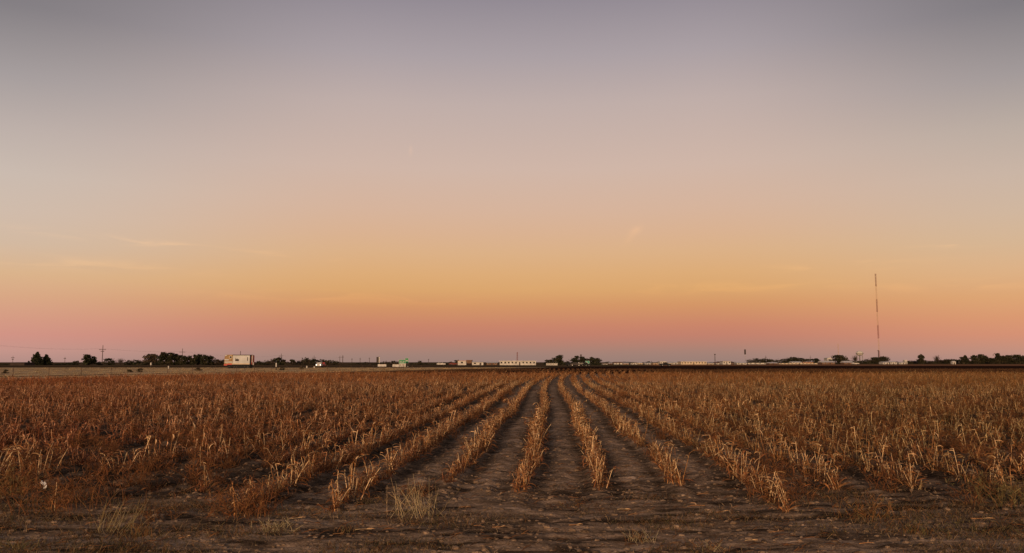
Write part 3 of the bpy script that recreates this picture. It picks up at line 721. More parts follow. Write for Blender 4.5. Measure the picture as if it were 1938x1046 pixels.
tree(273, 301, 670, 470, 'round', 'round brown leafless looking tree left of the dense dark row', gL, (GB, GB * .7))
tree(300, 317, 667, 450, 'oval', 'leftmost and tallest tree of the dense dark row', gP)
tree(315, 330, 668, 452, 'oval', 'second tree from the left in the dense dark row', gP)
tree(327, 338, 670, 450, 'oval', 'tree left of the middle pole in the dense dark row', gP)
tree(334, 347, 672.5, 452, 'round', 'tree directly below the middle utility pole', gP)
tree(344, 357, 673, 449, 'round', 'low round tree just right of the middle utility pole', gP)
tree(354.5, 365, 673.5, 452, 'oval', 'slim tree starting the right half of the dense dark row', gP)
tree(362, 374, 671, 450, 'oval', 'pointed tree in the right half of the dense dark row', gP)
tree(371, 383, 670.5, 452, 'oval', 'tallest tree in the right half of the dense dark row', gP)
tree(380, 394, 671.5, 450, 'oval', 'broad tree near the right end of the dense dark row', gP)
tree(390, 404, 673, 452, 'round', 'last full tree at the right end of the dense dark row', gP)
tree(401, 421, 679, 455, 'round', 'low grey brown tree left of the truck', gP, (BG, GB * .6))
tree(416, 428, 680.5, 455, 'shrub', 'dark shrub touching the left end of the truck', gP)
lab = 'dark shrub in the line between the far left conifers and the dense dark row'
for a, b_, t in ((-6, 14, 687.5), (8, 26, 689), (97, 121, 687.5), (120, 137, 684), (135, 151, 683), (180, 199, 684), (236, 252, 682), (248, 266, 681), (258, 278, 683), (292, 306, 682)):
    tree(a, b_, t, 458, 'shrub', lab, 'shrub line at the left')
lab = 'dark shrub of the brushy line between the truck and the green signs'
for a, b_, t in ((478, 494, 683), (488, 503, 683.5), (497, 514, 682), (519, 538, 678), (530, 549, 684), (546, 560, 681), (556, 573, 683.5), (569, 590, 678.5), (583, 606, 679.5), (600, 624, 680.5), (616, 640, 681.5), (634, 652, 684.5),
                 (657, 676, 686.5), (670, 690, 686.5), (684, 704, 685), (700, 722, 686), (720, 738, 684), (734, 757, 683), (482, 530, 686), (560, 610, 684)):
    tree(a, b_, t, 470, 'shrub', lab, gH, (BG, DG, GB * .45))
tree(509, 524, 675.5, 468, 'bare', 'thin bare tree right of the truck beside a leaning pole', gH)
lab = 'low dark shrub between the green signs and the white buildings'
for a, b_, t in ((775, 792, 687), (788, 800, 683.5), (798, 816, 686), (812, 832, 686.5), (828, 848, 686), (843, 862, 683.5), (856, 868, 682)):
    tree(a, b_, t, 480, 'shrub', lab, 'shrubs by the white buildings', (DG, BG))
gC = 'dark trees around the farmstead near the row ends'
tree(1029, 1046, 680.5, 440, 'round', 'low dark tree right of the long white building', gC)
tree(1042, 1057, 677, 445, 'round', 'mid height dark tree behind the white slatted trailer', gC)
tree(1051, 1066.5, 672, 440, 'oval', 'tallest tree behind the right end of the white slatted trailer', gC)
tree(1065.5, 1077, 682, 438, 'shrub', 'small round dark bush in the gap between the two farm tree clumps', gC)
tree(1078, 1092, 677.5, 440, 'round', 'leftmost tree of the clump around the teal sign', gC)
tree(1086, 1098, 673.5, 442, 'oval', 'tall tree left of the chimney in the clump around the teal sign', gC)
tree(1095, 1108, 675, 445, 'oval', 'tree directly under the dark chimney', gC)
tree(1104, 1120, 678, 446, 'round', 'dark tree right behind the teal sign', gC)
tree(1116, 1130, 675.5, 443, 'oval', 'tree with a pointed top right of the teal sign', gC)
tree(1124, 1139, 677.5, 440, 'round', 'rightmost tree of the clump around the teal sign', gC)
gT = 'shrubs and trees among the far town roofs'
lab = 'low dark shrub between the small far roofs right of the farm trees'
for i in range(26):
    px = 1143 + i * 10.6 + rnd.uniform(-3, 3); tree(px - rnd.uniform(4, 9), px + rnd.uniform(4, 9), rnd.uniform(683, 686), 640 + 80 * (i % 2), 'shrub', lab, gT, (DG, BG))
gR = 'dark tree belt at the right of the skyline'
for a, b_, t, k, lb in ((1413, 1428, 679, 'round', 'leftmost tree of the belt right of the tall pole sign'), (1425, 1441, 677, 'round', 'second tree of the belt right of the tall pole sign'),
        (1439, 1456, 677.5, 'round', 'tree left of the short white building in the belt'), (1450, 1464, 679.5, 'shrub', 'bush above the short white building'), (1462, 1478, 680, 'round', 'small tree right of the short white building'),
        (1474, 1496, 677.5, 'round', 'wide dark tree left of the highest mound of the belt'), (1490, 1512, 674.5, 'round', 'highest mounded tree of the belt above the long tan building'), (1506, 1526, 676.5, 'round', 'tree right of the highest mounded tree'),
        (1520, 1546, 678, 'round', 'broad tree above the right end of the long tan building'), (1538, 1553, 677, 'round', 'last thin tree at the right end of the belt')):
    tree(a, b_, t, 800, k, lb, gR, (DG, BG))
tree(1574, 1600, 670.5, 700, 'round', 'big rounded brown green tree left of the water tower', None, (BG, BG * 1.3, DG))
tree(1590, 1607, 677, 705, 'round', 'lower right shoulder tree beside the big rounded tree', None, (DG, BG))
lab = 'dark shrub around the foot of the water tower and mast'
for a, b_, t in ((1600, 1622, 682), (1632, 1652, 680), (1645, 1660, 677), (1618, 1640, 682)): tree(a, b_, t, 860, 'shrub', lab, 'shrubs by the water tower', (DG, BG))
tree(1649, 1668, 675, 860, 'round', 'dark tree at the foot of the tall mast', None, (DG, BG))
tree(1664, 1681, 673, 858, 'round', 'dark tree just right of the tall mast foot', None, (DG, BG))
tree(1614, 1623, 668, 895, 'bare', 'thin bare tree touching the left side of the water tower')
tree(1768, 1779, 668, 880, 'bare', 'thin bare tree leaning in the shrub belt at the right')
gE = 'trees at the right end of the skyline'
for a, b_, t, k, lb in ((1738, 1748, 669, 'oval', 'narrow upright tree standing out of low shrubs right of the white houses'), (1815, 1827, 674.5, 'round', 'small tree left of the first spire-like tree at right'), (1822, 1833, 671, 'cone', 'pointed dark tree, first of the taller right group'),
        (1838, 1850, 671, 'oval', 'slim tree with a ragged top in the right group'), (1849, 1862, 669, 'oval', 'tall full tree in the middle of the right group'), (1857, 1870, 671.5, 'oval', 'tree just right of the tall full one'),
        (1867, 1886, 676, 'round', 'low tree left of the tallest narrow tree at right'), (1883.5, 1894, 667, 'oval', 'tallest narrow tree near the right edge'), (1890, 1906, 672, 'round', 'tree leaning on the tallest narrow tree at right'),
        (1900, 1918, 671, 'round', 'broad tree second from the right edge'), (1914, 1936, 670, 'round', 'broad tree at the right edge of the photo'), (1931, 1952, 672, 'round', 'dark tree cut by the right edge of the photo')):
    tree(a, b_, t, 820, k, lb, gE, (DG, BG))
lab = 'low dark shrub in the belt at the right end of the skyline'
for i in range(24):
    px = 1688 + i * 10.8; tree(px - 9, px + 9, rnd.uniform(678.5, 683) if px > 1740 else rnd.uniform(681, 684.5), 850, 'shrub', lab, 'shrub belt at the right', (DG, BG, GB * .5))
# small bushes on the verge
lab = 'small dark bush on the tan verge grass'
for px, py, w_, h_ in ((12, 707, 1.0, .6), (246, 704.5, .9, .5), (266, 704, 1.2, .6), (375, 702, 1.2, .6), (535, 700.5, 1.4, .6), (571, 698.5, 1.2, .7)):
    D = CAMH / math.tan(math.atan((py - CY) / F) - PITCH); x = at(px, D)
    o = empty('verge_bush', (x, D, 0.04), lab, 'bush', 'small bushes on the verge')
    MB().tube([(0, 0, -.05), (.02, 0, h_ * .5)], [.03, .01], 4).build('stem', bark, o)
    link('foliage', mesh_np('foliage', *crown('round', w_, h_, 0, 420, .05, (BG, GB * .6, BG * 1.4)), fol_mat), o)

# ------------------------------------------------------------------ buildings
M['white'] = material('white paint', (0.52, 0.48, 0.42), (0.36, 0.33, 0.29), 0.7, 0.6)
M['cream'] = material('cream wall', (0.55, 0.44, 0.31), (0.45, 0.35, 0.24), 0.7, 0.8)
M['tanw'] = material('tan wall', (0.42, 0.28, 0.17), (0.32, 0.21, 0.13), 0.7, 0.8)
M['brown'] = material('brown wall', (0.17, 0.09, 0.05), (0.12, 0.065, 0.04), 0.8, 0.85)
M['darkwall'] = material('dark brown wood wall', (0.045, 0.03, 0.024), (0.03, 0.02, 0.016), 1, .9)  # even dark brown base colour
M['paleroof'] = material('pale metal roof', (0.55, 0.50, 0.45), (0.42, 0.38, 0.34), 0.5, 0.45)
M['darkroof'] = material('dark shingle roof', (0.045, 0.034, 0.030), (0.03, 0.024, 0.022), 1.5, 0.9)
M['redroof'] = material('red brown roof', (0.16, 0.06, 0.04), (0.11, 0.045, 0.03), 1.5, 0.85)
M['glass'] = material('dark window glass', (0.02, 0.02, 0.022), None, 3, 0.15)
M['door'] = material('dark door', (0.05, 0.035, 0.03), None, 3, 0.6)
M['black'] = material('black underside', (0.012, 0.011, 0.010), None, 3, 0.8)
M['rubber'] = material('tyre rubber', (0.014, 0.013, 0.013), None, 8, 0.9)
M['steel'] = material('grey steel', (0.30, 0.28, 0.26), (0.2, 0.19, 0.18), 3, 0.4, metal=0.5)
M['darksteel'] = material('dark rusty steel', (0.05, 0.035, 0.028), (0.03, 0.022, 0.02), 3, 0.7)
M['wood'] = material('pole wood', (0.065, 0.042, 0.03), (0.04, 0.028, 0.02), 5, 0.9)
M['orange'] = material('orange panel', (0.55, 0.26, 0.10), (0.45, 0.20, 0.08), 1, 0.7)
M['yellow'] = material('tan yellow panel', (0.30, 0.19, 0.08), (0.20, 0.12, 0.06), 2, 0.7)
M['red'] = material('red panel', (0.42, 0.07, 0.05), (0.34, 0.06, 0.045), 2, 0.6)
M['green'] = material('green sign sheeting', (0.012, 0.20, 0.075), (0.010, 0.16, 0.06), 2, 0.5)
M['teal'] = material('teal sign sheeting', (0.05, 0.27, 0.18), (0.04, 0.2, 0.14), 2, 0.5)
M['maroon'] = material('red oxide paint', (0.20, 0.05, 0.035), (0.15, 0.04, 0.03), 2, 0.6)
M['mastwhite'] = material('mast white paint', (0.52, 0.35, 0.22), (0.44, 0.29, 0.19), 2, 0.6)

def house(name, px0, px1, ytop, D, label, cat, group=None, wall='white', roof='paleroof', style='gable', depth=7.0, nwin=2, door=True, rise=.32, yb=None, wins=None):
    x = at((px0 + px1) / 2, D); w = (px1 - px0) / F * D; h = zat(ytop, D)
    o = empty(name, (x, D, 0), label, cat, group)
    hw = h * (1 - rise) if style == 'gable' else h * .93
    MB().box(-w / 2, w / 2, 0, depth, -.3, hw).build('wall', M[wall], o)
    ov = min(.35, w * .05)
    if style == 'gable':           # ridge along x
        MB().add([(-w / 2 - ov, -ov, hw + .002), (w / 2 + ov, -ov, hw + .002), (w / 2 + ov, depth + ov, hw + .002), (-w / 2 - ov, depth + ov, hw + .002), (-w / 2 - ov * .6, depth / 2, h), (w / 2 + ov * .6, depth / 2, h)],
                 [(0, 3, 2, 1), (0, 1, 5, 4), (2, 3, 4, 5), (1, 2, 5), (3, 0, 4)]).build('roof', M[roof], o)
    elif style == 'front':         # gable end faces the field
        MB().add([(-w / 2 - ov, -ov, hw + .002), (w / 2 + ov, -ov, hw + .002), (w / 2 + ov, depth + ov, hw + .002), (-w / 2 - ov, depth + ov, hw + .002), (0, -ov, h), (0, depth + ov, h)],
                 [(0, 3, 2, 1), (0, 1, 4), (2, 3, 5), (1, 2, 5, 4), (3, 0, 4, 5)]).build('roof', M[roof], o)
    else:
        MB().box(-w / 2 - ov, w / 2 + ov, -ov, depth + ov, hw + .002, h).build('roof', M[roof], o)
    nslot = nwin + (1 if door else 0)
    for i in range(nslot):
        cx = -w / 2 + w * (i + .5) / nslot; ww = min(1.2, w / nslot * .42)
        if door and i == nslot // 2:
            MB().box(cx - ww * .42, cx + ww * .42, -.05, .02, .05, min(2.1, hw * .8)).build('door', M['door'], o)
        else:
            f_ = MB().box(cx - ww / 2 - .07, cx + ww / 2 + .07, -.04, .02, hw * .42 - .07, hw * .8 + .07).build('window', M['white'], o)
            MB().box(cx - ww / 2, cx + ww / 2, -.07, -.035, hw * .42, hw * .8).build('pane', M['glass'], f_)
    return o
gB = 'low buildings by the row ends'
house('house', 19, 46, 685.2, 410, 'dark low house with a wide gabled roof at the far left', 'house', None, 'darkwall', 'darkroof', 'front', 9, 0, False, rise=.7)
house('shed', 866.5, 882, 682.3, 455, 'pale shed with an orange tinted top left of the brown shed', 'shed', gB, 'white', 'orange', 'flat', 6, 1, False)
house('shed', 882.6, 893, 681, 470, 'tall brown shed between two white buildings', 'shed', gB, 'brown', 'brown', 'flat', 8, 0, False)
house('shed', 893.5, 914.5, 684, 452, 'white low building with one dark doorway right of the brown shed', 'shed', gB, 'white', 'paleroof', 'gable', 7, 1, True, rise=.2)
house('house', 921, 941, 684.3, 470, 'small house with a pale roof between doorway building and long white building', 'house', gB, 'brown', 'paleroof', 'gable', 8, 2)
house('warehouse', 946, 1014, 682.3, 445, 'long white building with a row of dark openings near the row ends', 'building', gB, 'white', 'paleroof', 'flat', 9, 9, True)
house('slatted_trailer', 1034, 1055, 687, 425, 'long low white slatted trailer in front of the farm trees', 'trailer', gB, 'white', 'paleroof', 'flat', 2.6, 7, False)
gV = 'small pale roofs of the far town'
vil = [(1141, 1150, 687, 'white', 'gable'), (1152, 1159, 686, 'brown', 'gable'), (1163, 1182, 684.5, 'white', 'gable'), (1180, 1190, 686, 'tanw', 'gable'), (1195, 1206, 686.5, 'white', 'flat'), (1208, 1216, 685, 'cream', 'gable'),
       (1221, 1234, 686, 'white', 'gable'), (1236, 1246, 686.5, 'tanw', 'flat'), (1249, 1262, 683.5, 'white', 'front'), (1264, 1272, 685.5, 'cream', 'gable'), (1270, 1288, 684, 'white', 'gable'),
       (1340, 1351, 686, 'cream', 'gable'), (1356, 1368, 685, 'white', 'gable'), (1368, 1383, 683, 'white', 'front'), (1384, 1394, 686, 'brown', 'gable'), (1395, 1413, 684.8, 'white', 'gable')]
vl = ['tiny white house first right of the farm trees', 'tiny brown house second right of the farm trees', 'white house with the highest pale roof just right of the farm trees', 'tiny tan house beside the highest pale roof', 'tiny white flat roofed hut left of the cream house', 'tiny cream gabled house among far roofs',
      'white gabled house right of the tiny cream house', 'tan flat roofed hut near the dark pickup', 'white gable-end house above the dark pickup', 'cream gabled house right of the dark pickup', 'wide white gabled house left of the long flat roofed building',
      'cream house left of the pole with a dark head', 'white house right of the pole with a dark head', 'white gable-end house left of the tall pole sign', 'tiny brown house by the tall pole sign', 'white wide house below the tall pole sign']
for (a, b_, t, wl, st_), lb in zip(vil, vl):
    house('house', a, b_, t, rnd.uniform(560, 620), lb, 'house', gV, wl, rnd.choice(['paleroof', 'paleroof', 'redroof']), st_, 8, 2, rise=.4)
house('warehouse', 1289, 1337, 683.8, 570, 'long low pale building with a flat roof among the far roofs', 'building', gV, 'cream', 'paleroof', 'flat', 12, 8, True)
gW = 'pale buildings before the right tree belt'
house('shed', 1416, 1452, 686.4, 640, 'long low white shed at the left end of the right tree belt', 'shed', gW, 'white', 'paleroof', 'flat', 8, 4, False)
house('house', 1456, 1472, 685.4, 630, 'short white building with a pale roof before the right tree belt', 'house', gW, 'brown', 'paleroof', 'gable', 8, 2, rise=.45)
house('warehouse', 1475, 1551, 686.9, 650, 'longest low tan building before the right tree belt', 'building', gW, 'cream', 'paleroof', 'flat', 10, 10, True)
house('house', 1499, 1517, 683.8, 690, 'white gabled roof rising behind the longest low tan building', 'house', gW, 'white', 'paleroof', 'gable', 8, 2)
house('house', 1520, 1539, 684.3, 690, 'reddish gabled house behind the longest low tan building', 'house', gW, 'orange', 'tanw', 'gable', 8, 2)
house('house', 1556, 1580, 682.6, 620, 'white house with a wide pale roof left of the big rounded tree', 'house', gW, 'brown', 'paleroof', 'gable', 9, 3, rise=.45)
house('house', 1566, 1575, 676.4, 720, 'small white gable peeking above the wide roofed house', 'house', gW, 'white', 'paleroof', 'front', 8, 1, False)
house('house', 1598, 1615, 682.8, 640, 'pale roofed house right of the big rounded tree', 'house', gW, 'brown', 'paleroof', 'gable', 8, 2, rise=.5)
gX = 'white houses right of the tall mast'
house('house', 1671, 1682, 684.2, 640, 'white house with a sloping roof nearest the tall mast', 'house', gX, 'white', 'paleroof', 'gable', 7, 1)
house('house', 1685, 1697, 683.4, 640, 'white middle house of the three right of the mast', 'house', gX, 'white', 'paleroof', 'gable', 7, 2)
house('house', 1702, 1712, 684.5, 640, 'white low house, right one of three beside the mast', 'house', gX, 'white', 'paleroof', 'gable', 7, 1)
house('silo_block', 1712.5, 1717, 681, 642, 'slim white upright block ending the white houses', 'building', gX, 'white', 'paleroof', 'flat', 3, 0, True)
house('shed', 1803, 1809, 682.8, 640, 'tiny lone white shed before the right shrub belt', 'shed', None, 'white', 'paleroof', 'gable', 3, 0, True)

# ------------------------------------------------------------------ truck parked on the verge
D = 214.0; P7 = F / D * 1.005
def tx(px): return (px - 451) / P7
def tz(py): return (697.2 - py) / P7
tk = empty('box_truck', (at(451, D), D, 0.04), 'white box truck with tan striped front and roof aerial parked on the verge', 'truck')
M['boxwhite'] = material('white truck paint', (0.44, 0.43, 0.41), (0.35, 0.34, 0.32), 0.9, 0.5)
MB().box(tx(440.5), tx(472.5), 0, 2.5, tz(687.8), tz(672.9)).build('cargo_box', M['boxwhite'], tk)
MB().box(tx(439.8), tx(473), -.06, 2.56, tz(672.85), tz(671.6)).build('roof_rail', M['darksteel'], tk)
MB().box(tx(429), tx(472.5), -.05, 2.55, tz(689.9), tz(687.9)).build('side_skirt', M['cream'], tk)
MB().prism([(tx(424.5), tz(689)), (tx(440.3), tz(689)), (tx(440.3), tz(671.4)), (tx(425.5), tz(671.8)), (tx(424), tz(680))], .02, 2.48, .08).build('cab', M['yellow'], tk)
MB().box(tx(425.2), tx(433), -.02, .015, tz(682.3), tz(680)).build('stripe', M['boxwhite'], tk)
MB().box(tx(425.2), tx(440), -.02, .015, tz(686.6), tz(684.4)).build('stripe', M['boxwhite'], tk)
MB().box(tx(425.5), tx(429.3), -.02, .05, tz(673.8), tz(672.2)).build('stripe', M['boxwhite'], tk)
MB().tube([(tx(436.3), -.03, tz(676.3)), (tx(436.3), .3, tz(676.3))], .27, 14).build('window', M['glass'], tk)
MB().tube([(tx(436.3), .005, tz(676.3)), (tx(436.3), .2, tz(676.3))], .42, 14).build('window_surround', M['cream'], tk)
MB().box(tx(424), tx(430), -.08, 2.52, tz(692), tz(689.1)).build('bumper', M['red'], tk)
MB().box(tx(428.5), tx(473), -.06, 2.4, tz(695.6), tz(689.95)).build('chassis', M['black'], tk)
for px in (434.5, 444, 463.5, 469.5):
    for yy in (.0, 2.2):
        wv = MB().tube([(tx(px), yy - .12, tz(694.2)), (tx(px), yy + .3, tz(694.2))], .42, 16).build('wheel', M['rubber'], tk)
        MB().tube([(tx(px), yy - .14, tz(694.2)), (tx(px), yy + .02, tz(694.2))], .16, 10).build('rim', M['darksteel'], wv)
MB().box(tx(430.2), tx(439), -.1, -.055, tz(690.6), tz(688.2)).build('lower_panel', M['red'], tk)
MB().box(tx(446), tx(461), -.1, -.07, tz(696.9), tz(690)).build('mud_flap', M['black'], tk)
MB().box(tx(472.6), tx(475.3), .1, 2.4, tz(690), tz(672.5)).build('rear_door', M['black'], tk)
MB().box(tx(475.4), tx(475.9), .15, 2.35, tz(690), tz(673)).build('tail_panel', M['red'], tk)
MB().tube([(tx(477), .2, tz(686)), (tx(477), .2, tz(672.6))], .12, 6).build('tail_post', M['white'], tk)
MB().tube([(tx(479), .2, tz(691)), (tx(478.8), .2, tz(686.2))], .13, 6).build('tail_post', M['white'], tk)
MB().tube([(tx(451.7), 1.2, tz(671.7)), (tx(451.7), 1.2, tz(664.5))], .07, 5).build('aerial', M['darksteel'], tk)
# dark pointed emblem on the box side and the short bar near its rear
ex, ez = tx(448.5), tz(683.6)
MB().prism([(ex - .48, ez), (ex + .46, ez), (ex + .50, ez + .62), (ex + .24, ez + .36), (ex + .02, ez + .74), (ex - .2, ez + .42), (ex - .44, ez + .86)], -.03, -.002).build('emblem', M['darkroof'], tk)
MB().box(tx(467.7), tx(469), -.03, -.002, tz(683.2), tz(676.2)).build('emblem', M['darkroof'], tk)

# ------------------------------------------------------------------ cars
def car(px, D, rz, label, paint, lights=None, group='vehicles far off', z=0.06, pickup=False):
    o = empty('parked_car', (at(px, D), D, z), label, 'car', group, rz)
    prof = [(-2.2, .35), (2.15, .35), (2.25, .7), (2.1, .92), (1.0, 1.0), (.55, 1.45), (-.9, 1.48) if not pickup else (-.4, 1.5), (-1.6, 1.05) if not pickup else (-.6, 1.02), (-2.2, 1.0)]
    MB().prism(prof, -.85, .85, .08).build('body', M[paint], o)
    MB().prism([(.9, 1.02), (.5, 1.4), (-.8, 1.42) if not pickup else (-.35, 1.42), (-1.3, 1.04) if not pickup else (-.5, 1.04)], -.862, .862).build('window', M['glass'], o)
    for wx_ in (-1.35, 1.35):
        for wy_ in (-.88, .68):
            wv = MB().tube([(wx_, wy_, .34), (wx_, wy_ + .2, .34)], .34, 14).build('wheel', M['rubber'], o)
            MB().tube([(wx_, wy_ - .01, .34), (wx_, wy_ + .21, .34)], .17, 10).build('rim', M['steel'], wv)
    for s_ in (-.6, .6):
        MB().tube([(2.18, s_, .72), (2.28, s_, .72)], .13, 10).build('headlight', M[lights or 'white'], o)
    return o
lamp_m = bpy.data.materials.new('lit headlamp'); lamp_m.use_nodes = True
lb_ = lamp_m.node_tree.nodes['Principled BSDF']; lb_.inputs['Emission Color'].default_value = (1, .93, .8, 1); lb_.inputs['Emission Strength'].default_value = 3
M['lit'] = lamp_m
car(604.5, 258, -math.pi / 2 + .1, 'white car with lit headlamps facing the field on the far road', 'white', 'lit')
car(610.5, 262, -math.pi / 2 + .1, 'red car just right of the car with lit headlamps', 'red', 'white')
car(1259, 330, 0, 'dark pickup alone on the stubble below the far roofs', 'black', None, pickup=True)
car(1081, 335, .3, 'dark car left of the pair before the teal sign', 'black')
car(1090, 332, -.2, 'dark car in the middle before the farm trees', 'darksteel')
car(1107.5, 334, 0.1, 'dark pickup under the teal sign', 'black', None, pickup=True)
car(835, 420, 0, 'white car left of the pale shed with orange top', 'white')
car(1099, 420, 0.2, 'white car behind the dark cars before the farm trees', 'white')
car(1618.5, 520, 0.1, 'white car below the water tower', 'white')
car(858, 425, 0.4, 'red brown car beside the pale shed with orange top', 'maroon')

# ------------------------------------------------------------------ road signs, barriers, posts
def sign(px0, px1, y0, y1, D, mat, label, bars, rim=True):
    x = at((px0 + px1) / 2, D); w = (px1 - px0) / F * D; z0, z1 = zat(y1, D), zat(y0, D)
    o = empty('road_sign', (x, D, 0.03), label, 'road sign', 'green road signs')
    MB().box(-w / 2, w / 2, 0, .05, z0, z1).build('panel', M[mat], o)
    t = .04
    mb = MB()
    for (a, b_, c, d) in ((-w / 2 - .02, w / 2 + .02, z0 - .02, z0 + t), (-w / 2 - .02, w / 2 + .02, z1 - t, z1 + .02), (-w / 2 - .02, -w / 2 + t, z0 + t, z1 - t), (w / 2 - t, w / 2 + .02, z0 + t, z1 - t)):
        mb.box(a, b_, -.02, .0 - .002, c, d)
    mb.build('border', M['white'], o)
    for (a, b_, c, d) in bars:          # unreadable lines of lettering
        MB().box(-w / 2 + a * w, -w / 2 + b_ * w, -.024, -.003, z0 + c * (z1 - z0), z0 + d * (z1 - z0)).build('lettering', M['white'], o)
    for s_ in (-.32, .32): MB().box(s_ * w - .06, s_ * w + .06, .055, .17, -.2, z1 - .05).build('post', M['steel'], o)
    return o
sign(755, 767.5, 680.6, 688.2, 275, 'green', 'wide green road sign with pale lines of lettering above the white board', [(.14, .44, .52, .66), (.58, .82, .52, .66), (.12, .78, .16, .27)])
sign(766.5, 773, 677.6, 687.6, 280, 'green', 'narrow taller green road sign just right of the wide one', [(.3, .8, .4, .62)])
sign(1107.8, 1115.8, 682.8, 691.2, 375, 'teal', 'teal green sign with a pale border before the farm trees', [(.2, .5, .55, .8), (.45, .8, .2, .45)])
nb = empty('notice_board', (at(762, 272), 272, .04), 'low white board with brown marks under the wide green road sign', 'board')
MB().box(-1.05, 1.05, 0, .06, .12, 1.12).build('panel', M['white'], nb)
for a, b_, c, d in ((-.75, -.45, .55, .85), (.0, .35, .5, .9), (.55, .7, .6, .85)): MB().box(a, b_, -.015, -.002, c, d).build('mark', M['brown'], nb)
for s_ in (-.8, .8): MB().box(s_ - .05, s_ + .05, .07, .17, -.2, 1.0).build('post', M['steel'], nb)
for a, b_, D, lb in ((715, 731, 300, 'long white road barrier left of the notice board and green signs'), (743, 755, 285, 'shorter white road barrier touching the notice board')):
    w = (b_ - a) / F * D
    o = empty('road_barrier', (at((a + b_) / 2, D), D, .03), lb, 'barrier', 'white road barriers')
    MB().prism([(0, .0), (.5, .0), (.38, .25), (.32, .8), (.18, .8), (.12, .25)], -w / 2, w / 2).build('barrier_block', M['white'], o)
    o.rotation_euler = (0, 0, math.pi / 2)
    for s_ in (-.3, .3): MB().box(.1, .4, s_ * w - .1, s_ * w + .1, .8, .9).build('reflector', M['orange'], o)
for px, y0, y1, D, w, lb in ((286, 686.2, 693.2, 265, .36, 'stout white marker post before the round brown tree'), (319.3, 692.8, 697.2, 190, .22, 'short white marker post below the dense dark trees'), (523, 686.8, 700.8, 165, .2, 'tall slim marker post with a white top right of the truck'),
                             (581, 692.5, 697, 215, .3, 'small pale marker post left of the lit car'), (595, 693.5, 697, 225, .3, 'tiny pale marker post nearest the lit car')):
    o = empty('marker_post', (at(px, D), D, .04), lb, 'post', 'marker posts on the verge'); h = zat(y0, D)
    zz = h * .45 if h > 1.2 else h * .12
    MB().box(-w * .35, w * .35, -w * .35, w * .35, -.2, zz).build('post', M['wood'], o)
    MB().box(-w / 2, w / 2, -w / 2, w / 2, zz, h).build('sleeve', M['white'], o)

# ------------------------------------------------------------------ utility poles and wires
gU = 'utility poles along the far road'
def pole(px, ytop, D, label, arms=2, armw=2.4, r=.2):
    x = at(px, D); h = zat(ytop, D)
    o = empty('utility_pole', (x, D, 0), label, 'utility pole', gU)
    MB().tube([(0, 0, -.3), (0, 0, h)], [r, r * .7], 8).build('pole', M['wood'], o)
    for a in range(arms):
        z = h * .76 - a * 1.1; aw = armw * (1 if a == 0 else .5)
        ca = MB().box(-aw / 2, aw / 2, -r - .16, -r + .02, z, z + .24).build('crossarm', M['wood'], o)
        for s_ in (-.47, -.25, .25, .47): MB().lathe([(.09, z + .242), (.12, z + .34), (.05, z + .46)], 8, s_ * aw, -r - .07).build('insulator', M['darksteel'], ca)
    return (x, D, h)
heads = [(-250.0, 395.0, 12.0)]
heads.append(pole(193.3, 653, 508, 'tallest utility pole with a crossarm, left part of the skyline', 2, 4.2, .24))
heads.append(pole(344.5, 659.3, 606, 'utility pole with a crossarm over the dense dark trees', 1, 4.4, .24))
heads.append(pole(532, 668.8, 893, 'utility pole right of the truck and thin bare tree', 2, 5.0, .28))
heads.append(pole(594.3, 672.5, 1033, 'faint utility pole above the brushy line', 1, 5.0, .28))
heads.append(pole(643, 673.2, 1188, 'left pole of a close pair right of the brushy line', 1, 4.5, .35))
pole(648.6, 672.0, 700, 'right thicker pole of a close pair right of the brushy line', 1, 2.0, .3)
pole(24, 673.2, 520, 'thin pole with a short forked head above the dark gabled house', 2, 2.0, .12)
pole(122.6, 675.2, 520, 'short pole with a small head left of the rounded dark tree', 1, 1.3, .13)
pole(666, 677.5, 900, 'short pole first right of the close pair', 1, 1.6, .25)
pole(681.5, 676.8, 900, 'short pole second right of the close pair', 1, 1.6, .25)
pole(699, 676.2, 900, 'short pole left of the tall slab sign', 1, 1.6, .25)
pole(811, 678.6, 900, 'lone short pole right of the green signs', 1, 1.6, .25)
pole(1449.5, 669.8 + 3, 900, 'thin pole rising from the tree belt at right', 1, 2.0, .22)
pole(1534, 672.5, 1000, 'faint thin pole above the long tan building', 1, 2.0, .2)
wires = empty('power_line', heads[1], 'thin sagging power line wires between the left utility poles', 'power line')
for s_ in (-1.8, 1.8):
    pts = []
    for (x0, y0, h0), (x1, y1, h1) in zip(heads[:-1], heads[1:]):
        for t in np.linspace(0, 1, 10)[:-1]:
            sag = 4 * t * (1 - t) * (y1 - y0) * .010
            pts.append((x0 + (x1 - x0) * t + s_ - heads[1][0], y0 + (y1 - y0) * t - heads[1][1], (h0 + (h1 - h0) * t) * .82 - sag - heads[1][2] + .1))
    MB().tube(pts, .013, 4).build('wire', M['wire'], wires)

# tall slab sign, chimney, poles
def slab(name, px0, px1, y0, y1, D, lb, cat, mat, pole_w=.35, base=True):
    w = (px1 - px0) / F * D; z0, z1 = zat(y1, D), zat(y0, D)
    o = empty(name, (at((px0 + px1) / 2, D), D, 0), lb, cat)
    MB().box(-w / 2, w / 2, -.3, .3, z0, z1).build('panel', M[mat], o)
    MB().box(-w / 2 - .08, w / 2 + .08, -.34, .34, z1, z1 + .15).build('cap', M['darksteel'], o)
    MB().tube([(0, 0, -.3), (0, 0, z0 - .01)], [pole_w / 2, pole_w / 2 * .8], 8).build('pole', M['steel'], o)
    return o
slab('pole_sign', 1409.3, 1412, 661.3, 670.6, 800, 'dark upright sign high on a thin pale pole', 'sign', 'darkroof', .22)
slab('pole_sign', 712.5, 716.8, 675.6, 686.5, 600, 'upright grey slab sign left of the green signs', 'sign', 'darksteel', .5)
